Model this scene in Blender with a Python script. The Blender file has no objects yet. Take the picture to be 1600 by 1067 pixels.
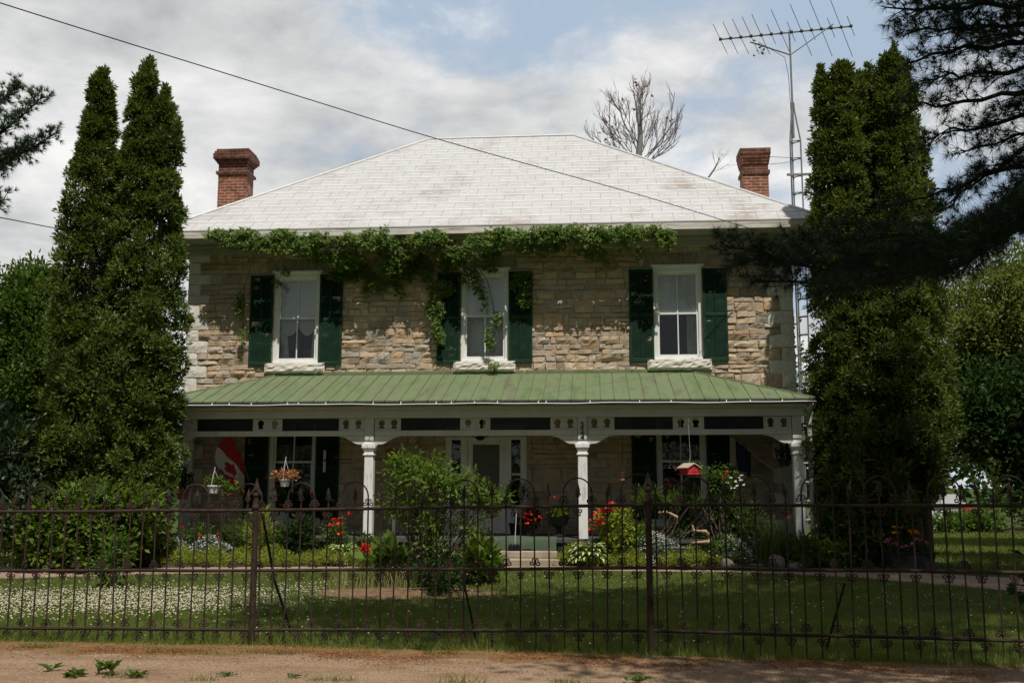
import bpy, math, random
import numpy as np
from mathutils import Vector, Matrix
random.seed(7); RNG = np.random.default_rng(11)
PI = math.pi
scene = bpy.context.scene
COL = scene.collection

# ------------------------------------------------------------------ camera
CAM_H, YAW, PITCH = 1.6, math.radians(4.5), math.radians(8.1)
cd = bpy.data.cameras.new("camera"); cam = bpy.data.objects.new("camera", cd); COL.objects.link(cam)
cd.sensor_width = 36; cd.lens = 36; cd.clip_end = 3000; cd.clip_start = 0.05
cam.location = (0, 0, CAM_H); cam.rotation_euler = (PI/2 + PITCH, 0, YAW)
scene.camera = cam
_fw = np.array([-math.sin(YAW)*math.cos(PITCH), math.cos(YAW)*math.cos(PITCH), math.sin(PITCH)])
_rt = np.array([math.cos(YAW), math.sin(YAW), 0]); _up = np.cross(_rt, _fw)
def at(px, py, Y):
    """world point at depth Y whose direction is the photo's pixel (survey of the photograph)"""
    r = _fw*1600 + _rt*(px-800) - _up*(py-533.5)
    t = Y/r[1]; p = np.array([0, 0, CAM_H]) + r*t
    return p

# ------------------------------------------------------------------ sun and sky
SUN_EL, SUN_AZ = math.radians(61), math.radians(22)      # azimuth: to the right of the house's front normal
SUN = np.array([math.sin(SUN_AZ)*math.cos(SUN_EL), -math.cos(SUN_AZ)*math.cos(SUN_EL), math.sin(SUN_EL)])
sl = bpy.data.lights.new("sun", 'SUN'); sl.energy = 4.6; sl.angle = math.radians(0.5); sl.color = (1, .955, .88)
so = bpy.data.objects.new("sun", sl); COL.objects.link(so)
so.rotation_euler = Vector((-SUN[0], -SUN[1], -SUN[2])).to_track_quat('-Z', 'Y').to_euler(); so.location = (5, -10, 30)
scene.view_settings.view_transform = 'Standard'; scene.view_settings.look = 'None'
scene.view_settings.gamma = 1; scene.view_settings.exposure = -0.12
W = bpy.data.worlds.new("World"); scene.world = W; W.use_nodes = True
def build_world():
    nt = W.node_tree; nt.nodes.clear(); N = nt.nodes.new; Lk = nt.links.new
    out = N('ShaderNodeOutputWorld'); bg = N('ShaderNodeBackground'); bg.inputs['Strength'].default_value = 0.1
    sky = N('ShaderNodeTexSky'); sky.sky_type = 'NISHITA'; sky.sun_disc = False
    sky.sun_elevation = SUN_EL; sky.sun_rotation = math.pi - SUN_AZ
    sky.air_density = 1.0; sky.dust_density = 1.2; sky.ozone_density = 1.2
    tc = N('ShaderNodeTexCoord'); sep = N('ShaderNodeSeparateXYZ'); Lk(tc.outputs['Generated'], sep.inputs[0])
    def M(op, a, b=None, c=None):
        n = N('ShaderNodeMath'); n.operation = op
        for i, v in enumerate((a, b, c)):
            if v is None: continue
            if isinstance(v, (int, float)): n.inputs[i].default_value = v
            else: Lk(v, n.inputs[i])
        return n.outputs[0]
    x, y, z = sep.outputs
    den = M('ADD', M('MAXIMUM', z, 0.0), 0.22)
    cmb = N('ShaderNodeCombineXYZ'); Lk(M('DIVIDE', x, den), cmb.inputs[0]); Lk(M('DIVIDE', y, den), cmb.inputs[1])
    def noise(sc, det, rough, off, dist=0.0):
        mp = N('ShaderNodeMapping'); mp.inputs['Location'].default_value = off; Lk(cmb.outputs[0], mp.inputs[0])
        n = N('ShaderNodeTexNoise'); n.inputs['Scale'].default_value = sc; n.inputs['Detail'].default_value = det
        n.inputs['Roughness'].default_value = rough; n.inputs['Distortion'].default_value = dist
        Lk(mp.outputs[0], n.inputs['Vector']); return n.outputs[0]
    def smooth(v, a, b):
        n = N('ShaderNodeMapRange'); n.interpolation_type = 'SMOOTHSTEP'
        n.inputs['From Min'].default_value = a; n.inputs['From Max'].default_value = b; Lk(v, n.inputs['Value']); return n.outputs[0]
    n1 = noise(1.9, 7, .55, (3.1, .7, 0), .3); n2 = noise(5.5, 8, .6, (9.2, 4.4, 0), .2); n3 = noise(1.7, 6, .55, (1.2, 6.4, 0), .4)
    # the cloud bank lies to the north, thicker to the west
    west = M('ADD', M('MULTIPLY', x, -0.46), -.30)
    cov = M('ADD', M('ADD', M('MULTIPLY', n1, 1.35), M('MULTIPLY', n2, .45)), west)
    cov = M('SUBTRACT', cov, M('MULTIPLY', smooth(z, .30, .46), .10))
    mask = smooth(cov, .36, .62)
    north = smooth(y, -.15, .45)
    mask = M('MULTIPLY', mask, M('ADD', M('MULTIPLY', north, .86), .12))
    # cloud tone: grey bellies, pale tops
    tone = M('ADD', M('MULTIPLY', n3, .9), M('MULTIPLY', n2, .45))
    ramp = N('ShaderNodeValToRGB'); e = ramp.color_ramp.elements
    e[0].position = .48; e[0].color = (4.6, 4.75, 4.9, 1); e[1].position = .82; e[1].color = (10.4, 10.35, 10.2, 1)
    Lk(tone, ramp.inputs[0])
    # clear sky with thin high haze
    hz = N('ShaderNodeMix'); hz.data_type = 'RGBA'; hz.inputs[7].default_value = (5.2, 6.5, 8.2, 1)
    hs = N('ShaderNodeHueSaturation'); hs.inputs['Saturation'].default_value = .5; hs.inputs['Value'].default_value = .36; Lk(sky.outputs[0], hs.inputs['Color'])
    Lk(M('MULTIPLY', north, .85), hz.inputs[0]); Lk(hs.outputs[0], hz.inputs[6])
    mx = N('ShaderNodeMix'); mx.data_type = 'RGBA'; Lk(mask, mx.inputs[0]); Lk(hz.outputs[2], mx.inputs[6]); Lk(ramp.outputs[0], mx.inputs[7])
    Lk(mx.outputs[2], bg.inputs['Color']); Lk(bg.outputs[0], out.inputs[0])
build_world()

# ------------------------------------------------------------------ object helpers
ORG = {}
def props(o, label=None, cat=None, group=None, kind=None):
    if label: o['label'] = label
    if cat: o['category'] = cat
    if group: o['group'] = group
    if kind: o['kind'] = kind
    return o
def thing(name, label, cat, loc, group=None, rz=0.0):
    o = bpy.data.objects.new(name, None); COL.objects.link(o); o.empty_display_size = .2
    o.location = loc; o.rotation_euler = (0, 0, rz); ORG[o.name] = (np.array(loc, float), rz)
    return props(o, label, cat, group)
def link(name, me, mat, parent=None):
    o = bpy.data.objects.new(name, me); COL.objects.link(o)
    if mat is not None:
        for m in (mat if isinstance(mat, (list, tuple)) else [mat]): me.materials.append(m)
    if parent is not None:
        o.parent = parent; ORG[o.name] = ORG[parent.name]
    return o
def local(V, parent):
    V = np.asarray(V, float).reshape(-1, 3)
    if parent is None: return V
    org, rz = ORG[parent.name]; V = V - org
    if rz:
        c, s = math.cos(-rz), math.sin(-rz); V = np.stack([V[:, 0]*c - V[:, 1]*s, V[:, 0]*s + V[:, 1]*c, V[:, 2]], 1)
    return V
class MB:
    """collects polygons given in world coordinates"""
    def __init__(s): s.v = []; s.f = []; s.mi = []; s.m = 0
    def add(s, V, F):
        k = len(s.v); s.v += [tuple(map(float, p)) for p in V]
        s.f += [tuple(i+k for i in f) for f in F]; s.mi += [s.m]*len(F); return s
    def box(s, x0, x1, y0, y1, z0, z1):
        V = [(x, y, z) for z in (z0, z1) for y in (y0, y1) for x in (x0, x1)]
        return s.add(V, [(0, 2, 3, 1), (4, 5, 7, 6), (0, 1, 5, 4), (2, 6, 7, 3), (0, 4, 6, 2), (1, 3, 7, 5)])
    def bbox(s, x0, x1, y0, y1, z0, z1, b=.01):
        """box with chamfered edges"""
        X, Y, Z = (x0, x1), (y0, y1), (z0, z1); V = []; idx = {}
        for i in (0, 1):
            for j in (0, 1):
                for k in (0, 1):
                    sx, sy, sz = 1-2*i, 1-2*j, 1-2*k
                    for a in range(3):
                        p = [X[i]+sx*b, Y[j]+sy*b, Z[k]+sz*b]
                        p[a] = (X[i], Y[j], Z[k])[a]; idx[(i, j, k, a)] = len(V); V.append(p)
        F = []
        for a in range(3):
            o1, o2 = (a+1) % 3, (a+2) % 3
            for sd in (0, 1):
                q = []
                for (u, w) in ((0, 0), (1, 0), (1, 1), (0, 1)):
                    c = [0, 0, 0]; c[a] = sd; c[o1] = u; c[o2] = w; q.append(idx[(*c, a)])
                F.append(q if sd else q[::-1])
                
        for a in range(3):      # edge chamfers along axis a
            o1, o2 = (a+1) % 3, (a+2) % 3
            for u in (0, 1):
                for w in (0, 1):
                    c0 = [0, 0, 0]; c0[o1] = u; c0[o2] = w; c1 = c0[:]; c1[a] = 1
                    F.append((idx[(*c0, o1)], idx[(*c1, o1)], idx[(*c1, o2)], idx[(*c0, o2)]))
        for i in (0, 1):
            for j in (0, 1):
                for k in (0, 1): F.append((idx[(i, j, k, 0)], idx[(i, j, k, 1)], idx[(i, j, k, 2)]))
        return s.add(V, F)
    def tube(s, pts, r, n=6, cap=True):
        P = [np.array(p, float) for p in pts]; R = r if isinstance(r, (list, tuple, np.ndarray)) else [r]*len(P)
        V = []; prev = None
        for i, p in enumerate(P):
            d = P[min(i+1, len(P)-1)] - P[max(i-1, 0)]; d = d/(np.linalg.norm(d)+1e-9)
            if prev is None:
                a = np.array([0, 0, 1.]) if abs(d[2]) < .9 else np.array([1., 0, 0])
                u = np.cross(d, a)
            else: u = prev - d*(prev @ d)
            u /= np.linalg.norm(u)+1e-9; w = np.cross(d, u); prev = u
            for k in range(n):
                t = 2*PI*k/n; V.append(p + R[i]*(math.cos(t)*u + math.sin(t)*w))
        F = [(i*n+k, i*n+(k+1) % n, (i+1)*n+(k+1) % n, (i+1)*n+k) for i in range(len(P)-1) for k in range(n)]
        if cap: F += [tuple(range(n))[::-1], tuple(range((len(P)-1)*n, len(P)*n))]
        return s.add(V, F)
    def lathe(s, prof, c, n=20):
        V = [(c[0]+r*math.cos(2*PI*k/n), c[1]+r*math.sin(2*PI*k/n), c[2]+z) for r, z in prof for k in range(n)]
        F = [(i*n+k, i*n+(k+1) % n, (i+1)*n+(k+1) % n, (i+1)*n+k) for i in range(len(prof)-1) for k in range(n)]
        if prof[0][0] > 1e-4: F.append(tuple(range(n))[::-1])
        if prof[-1][0] > 1e-4: F.append(tuple(range((len(prof)-1)*n, len(prof)*n)))
        return s.add(V, F)
    def prism(s, poly, y0, y1):
        """polygon in x,z (counter-clockwise seen from -y) between y0 (front) and y1"""
        n = len(poly); V = [(x, y0, z) for x, z in poly] + [(x, y1, z) for x, z in poly]
        F = [tuple(range(n)), tuple(range(n, 2*n))[::-1]] + [(i, i+n, (i+1) % n+n, (i+1) % n) for i in range(n)]
        return s.add(V, F)
    def build(s, name, mat, parent=None, smooth=False):
        me = bpy.data.meshes.new(name); V = local(s.v, parent)
        me.from_pydata(V.tolist(), [], s.f); me.update()
        o = link(name, me, mat, parent)
        if any(s.mi): me.polygons.foreach_set('material_index', s.mi)
        if smooth: me.polygons.foreach_set('use_smooth', [True]*len(me.polygons))
        return o
def np_mesh(name, V, k, mat, parent=None, smooth=False):
    """V: (n*k,3) world coordinates, every k vertices one polygon"""
    V = np.ascontiguousarray(local(V, parent), dtype=np.float32); nv = len(V); nf = nv//k
    me = bpy.data.meshes.new(name); me.vertices.add(nv); me.vertices.foreach_set('co', V.ravel())
    me.loops.add(nv); me.loops.foreach_set('vertex_index', np.arange(nv, dtype=np.int32))
    me.polygons.add(nf); me.polygons.foreach_set('loop_start', np.arange(0, nv, k, dtype=np.int32))
    me.polygons.foreach_set('loop_total', np.full(nf, k, dtype=np.int32))
    if smooth: me.polygons.foreach_set('use_smooth', np.ones(nf, dtype=bool))
    me.update(calc_edges=True); return link(name, me, mat, parent)
def norm(a): return a/(np.linalg.norm(a, axis=-1, keepdims=True)+1e-9)
def leaves(P, D, N, L, Wd, fold=.15):
    """one rhombic leaf per row: base P, axis D, face normal N"""
    D = norm(D); S = norm(np.cross(D, N)); N = np.cross(S, D)
    L = np.asarray(L)[:, None]; Wd = np.asarray(Wd)[:, None]
    a = P; c = P + D*L - N*L*fold*.6; m = P + D*L*.45 + N*L*fold*.3
    return np.stack([a, m + S*Wd*.5, c, m - S*Wd*.5], 1).reshape(-1, 3)
def rdir(n): return norm(RNG.normal(size=(n, 3)))
def copy_tree(o, parent=None):
    c = o.copy(); COL.objects.link(c)
    if parent is not None: c.parent = parent
    for ch in o.children: copy_tree(ch, c)
    return c
def cut_panel(outer, holes, th, y, mat, name, parent):
    """flat board in x,z with real holes, front face at y"""
    cu = bpy.data.curves.new('tmp', 'CURVE'); cu.dimensions = '2D'; cu.fill_mode = 'BOTH'; cu.extrude = th/2
    for pl in [outer] + holes:
        sp = cu.splines.new('POLY'); sp.points.add(len(pl)-1); sp.use_cyclic_u = True
        for p, q in zip(sp.points, pl): p.co = (q[0], q[1], 0, 1)
    return curve_to_mesh(cu, mat, name, parent, y + th/2)
def curve_to_mesh(cu, mat, name, parent, y, off=(0, 0)):
    t = bpy.data.objects.new('tmp', cu); COL.objects.link(t)
    dg = bpy.context.evaluated_depsgraph_get(); me = bpy.data.meshes.new_from_object(t.evaluated_get(dg))
    bpy.data.objects.remove(t); 
    n = len(me.vertices); co = np.zeros(n*3); me.vertices.foreach_get('co', co); co = co.reshape(-1, 3)
    V = np.stack([co[:, 0]+off[0], y - co[:, 2], co[:, 1]+off[1]], 1)
    V = local(V, parent); me.vertices.foreach_set('co', V.ravel().astype(np.float32)); me.name = name; me.update()
    me.materials.clear(); return link(name, me, mat, parent)

# ------------------------------------------------------------------ materials
def new_mat(name):
    m = bpy.data.materials.new(name); m.use_nodes = True; nt = m.node_tree; nt.nodes.clear()
    return m, nt, nt.nodes.new, nt.links.new
def c4(c): return (c[0], c[1], c[2], 1)
def surf(name, cols, scale=6, rough=.75, bump=0.0, bscale=40, metal=0, island=0.0, spec=.3, det=6, stretch=(1, 1, 1), obj=True, bdist=.02):
    """Principled with a noise ramp through cols and optional per-piece variation and bump"""
    m, nt, N, Lk = new_mat(name)
    out = N('ShaderNodeOutputMaterial'); b = N('ShaderNodeBsdfPrincipled'); Lk(b.outputs[0], out.inputs[0])
    b.inputs['Roughness'].default_value = rough; b.inputs['Metallic'].default_value = metal; b.inputs['Specular IOR Level'].default_value = spec
    geo = N('ShaderNodeNewGeometry'); mp = N('ShaderNodeMapping'); mp.inputs['Scale'].default_value = stretch; Lk(geo.outputs['Position'], mp.inputs[0])
    n = N('ShaderNodeTexNoise'); n.inputs['Scale'].default_value = scale; n.inputs['Detail'].default_value = det; n.inputs['Roughness'].default_value = .6
    Lk(mp.outputs[0], n.inputs['Vector']); fac = n.outputs[0]
    mr = N('ShaderNodeMapRange'); mr.inputs['From Min'].default_value = .28; mr.inputs['From Max'].default_value = .72; Lk(fac, mr.inputs['Value']); fac = mr.outputs[0]
    if island > 0:
        mm = N('ShaderNodeMix'); mm.inputs[0].default_value = island; Lk(fac, mm.inputs[2]); Lk(geo.outputs['Random Per Island'], mm.inputs[3]); fac = mm.outputs[0]
    r = N('ShaderNodeValToRGB'); e = r.color_ramp.elements
    while len(e) < len(cols): e.new(.5)
    for i, c in enumerate(cols): e[i].position = i/(len(cols)-1); e[i].color = c4(c)
    Lk(fac, r.inputs[0]); Lk(r.outputs[0], b.inputs['Base Color'])
    if bump > 0:
        n2 = N('ShaderNodeTexNoise'); n2.inputs['Scale'].default_value = bscale; n2.inputs['Detail'].default_value = 8; Lk(mp.outputs[0], n2.inputs['Vector'])
        bp = N('ShaderNodeBump'); bp.inputs['Strength'].default_value = bump; bp.inputs['Distance'].default_value = bdist; Lk(n2.outputs[0], bp.inputs['Height']); Lk(bp.outputs[0], b.inputs['Normal'])
    return m
def leafm(name, cols, trans=.3, rough=.55, big=.5, bigscale=1.3, spec=.25, gain=1.3):
    cols = [tuple(v*gain for v in c) for c in cols]
    m, nt, N, Lk = new_mat(name)
    out = N('ShaderNodeOutputMaterial'); b = N('ShaderNodeBsdfPrincipled'); t = N('ShaderNodeBsdfTranslucent'); mx = N('ShaderNodeMixShader')
    b.inputs['Roughness'].default_value = rough; b.inputs['Specular IOR Level'].default_value = spec
    geo = N('ShaderNodeNewGeometry'); n = N('ShaderNodeTexNoise'); n.inputs['Scale'].default_value = bigscale; n.inputs['Detail'].default_value = 3
    Lk(geo.outputs['Position'], n.inputs['Vector'])
    mr = N('ShaderNodeMapRange'); mr.inputs['From Min'].default_value = .3; mr.inputs['From Max'].default_value = .7; Lk(n.outputs[0], mr.inputs['Value'])
    mm = N('ShaderNodeMix'); mm.inputs[0].default_value = 1-big; Lk(mr.outputs[0], mm.inputs[2]); Lk(geo.outputs['Random Per Island'], mm.inputs[3])
    r = N('ShaderNodeValToRGB'); e = r.color_ramp.elements
    while len(e) < len(cols): e.new(.5)
    for i, c in enumerate(cols): e[i].position = i/(len(cols)-1); e[i].color = c4(c)
    Lk(mm.outputs[0], r.inputs[0]); Lk(r.outputs[0], b.inputs['Base Color'])
    hs = N('ShaderNodeHueSaturation'); hs.inputs['Value'].default_value = 1.3; hs.inputs['Saturation'].default_value = 1.1; Lk(r.outputs[0], hs.inputs['Color']); Lk(hs.outputs[0], t.inputs['Color'])
    mx.inputs[0].default_value = trans; Lk(b.outputs[0], mx.inputs[1]); Lk(t.outputs[0], mx.inputs[2]); Lk(mx.outputs[0], out.inputs[0])
    return m
def brickm(name, c1, c2, mortar, w, h, rough=.85, axis='xz', msize=.012):
    m, nt, N, Lk = new_mat(name)
    out = N('ShaderNodeOutputMaterial'); b = N('ShaderNodeBsdfPrincipled'); Lk(b.outputs[0], out.inputs[0]); b.inputs['Roughness'].default_value = rough; b.inputs['Specular IOR Level'].default_value = .2
    geo = N('ShaderNodeNewGeometry'); sp = N('ShaderNodeSeparateXYZ'); Lk(geo.outputs['Position'], sp.inputs[0])
    ad = N('ShaderNodeMath'); ad.operation = 'ADD'; Lk(sp.outputs[0], ad.inputs[0]); Lk(sp.outputs[1], ad.inputs[1])
    cb = N('ShaderNodeCombineXYZ'); Lk(ad.outputs[0], cb.inputs[0]); Lk(sp.outputs[2], cb.inputs[1])
    bt = N('ShaderNodeTexBrick'); bt.inputs['Scale'].default_value = 1; bt.inputs['Brick Width'].default_value = w; bt.inputs['Row Height'].default_value = h
    bt.inputs['Mortar Size'].default_value = msize; bt.inputs['Mortar Smooth'].default_value = .2; bt.inputs['Bias'].default_value = .1
    bt.inputs['Color1'].default_value = c4(c1); bt.inputs['Color2'].default_value = c4(c2); bt.inputs['Mortar'].default_value = c4(mortar)
    Lk(cb.outputs[0], bt.inputs['Vector'])
    n = N('ShaderNodeTexNoise'); n.inputs['Scale'].default_value = 5; n.inputs['Detail'].default_value = 8; Lk(geo.outputs['Position'], n.inputs['Vector'])
    mr = N('ShaderNodeMapRange'); mr.inputs['From Min'].default_value = .3; mr.inputs['From Max'].default_value = .75; mr.inputs['To Min'].default_value = .45; mr.inputs['To Max'].default_value = 1.25; Lk(n.outputs[0], mr.inputs['Value'])
    mu = N('ShaderNodeMix'); mu.data_type = 'RGBA'; mu.blend_type = 'MULTIPLY'; mu.inputs[0].default_value = 1; Lk(bt.outputs[0], mu.inputs[6]); Lk(mr.outputs[0], mu.inputs[7]); Lk(mu.outputs[2], b.inputs['Base Color'])
    bp = N('ShaderNodeBump'); bp.inputs['Strength'].default_value = .6; bp.inputs['Distance'].default_value = .01; bp.invert = True; Lk(bt.outputs['Fac'], bp.inputs['Height']); Lk(bp.outputs[0], b.inputs['Normal'])
    return m
def glassm(name, refl=.10, tint=(.9, .93, .92)):
    m, nt, N, Lk = new_mat(name)
    out = N('ShaderNodeOutputMaterial'); t = N('ShaderNodeBsdfTransparent'); g = N('ShaderNodeBsdfGlossy'); mx = N('ShaderNodeMixShader')
    t.inputs[0].default_value = c4(tint); g.inputs['Roughness'].default_value = .02; gn = N('ShaderNodeNewGeometry'); wn = N('ShaderNodeTexNoise'); wn.inputs['Scale'].default_value = 3.5; Lk(gn.outputs['Position'], wn.inputs['Vector']); wb = N('ShaderNodeBump'); wb.inputs['Strength'].default_value = .25; wb.inputs['Distance'].default_value = .02; Lk(wn.outputs[0], wb.inputs['Height']); Lk(wb.outputs[0], g.inputs['Normal'])
    lw = N('ShaderNodeLayerWeight'); lw.inputs[0].default_value = .25
    ad = N('ShaderNodeMath'); ad.operation = 'ADD'; ad.inputs[1].default_value = refl; Lk(lw.outputs['Fresnel'], ad.inputs[0])
    Lk(ad.outputs[0], mx.inputs[0]); Lk(t.outputs[0], mx.inputs[1]); Lk(g.outputs[0], mx.inputs[2]); Lk(mx.outputs[0], out.inputs[0]); return m
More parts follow.
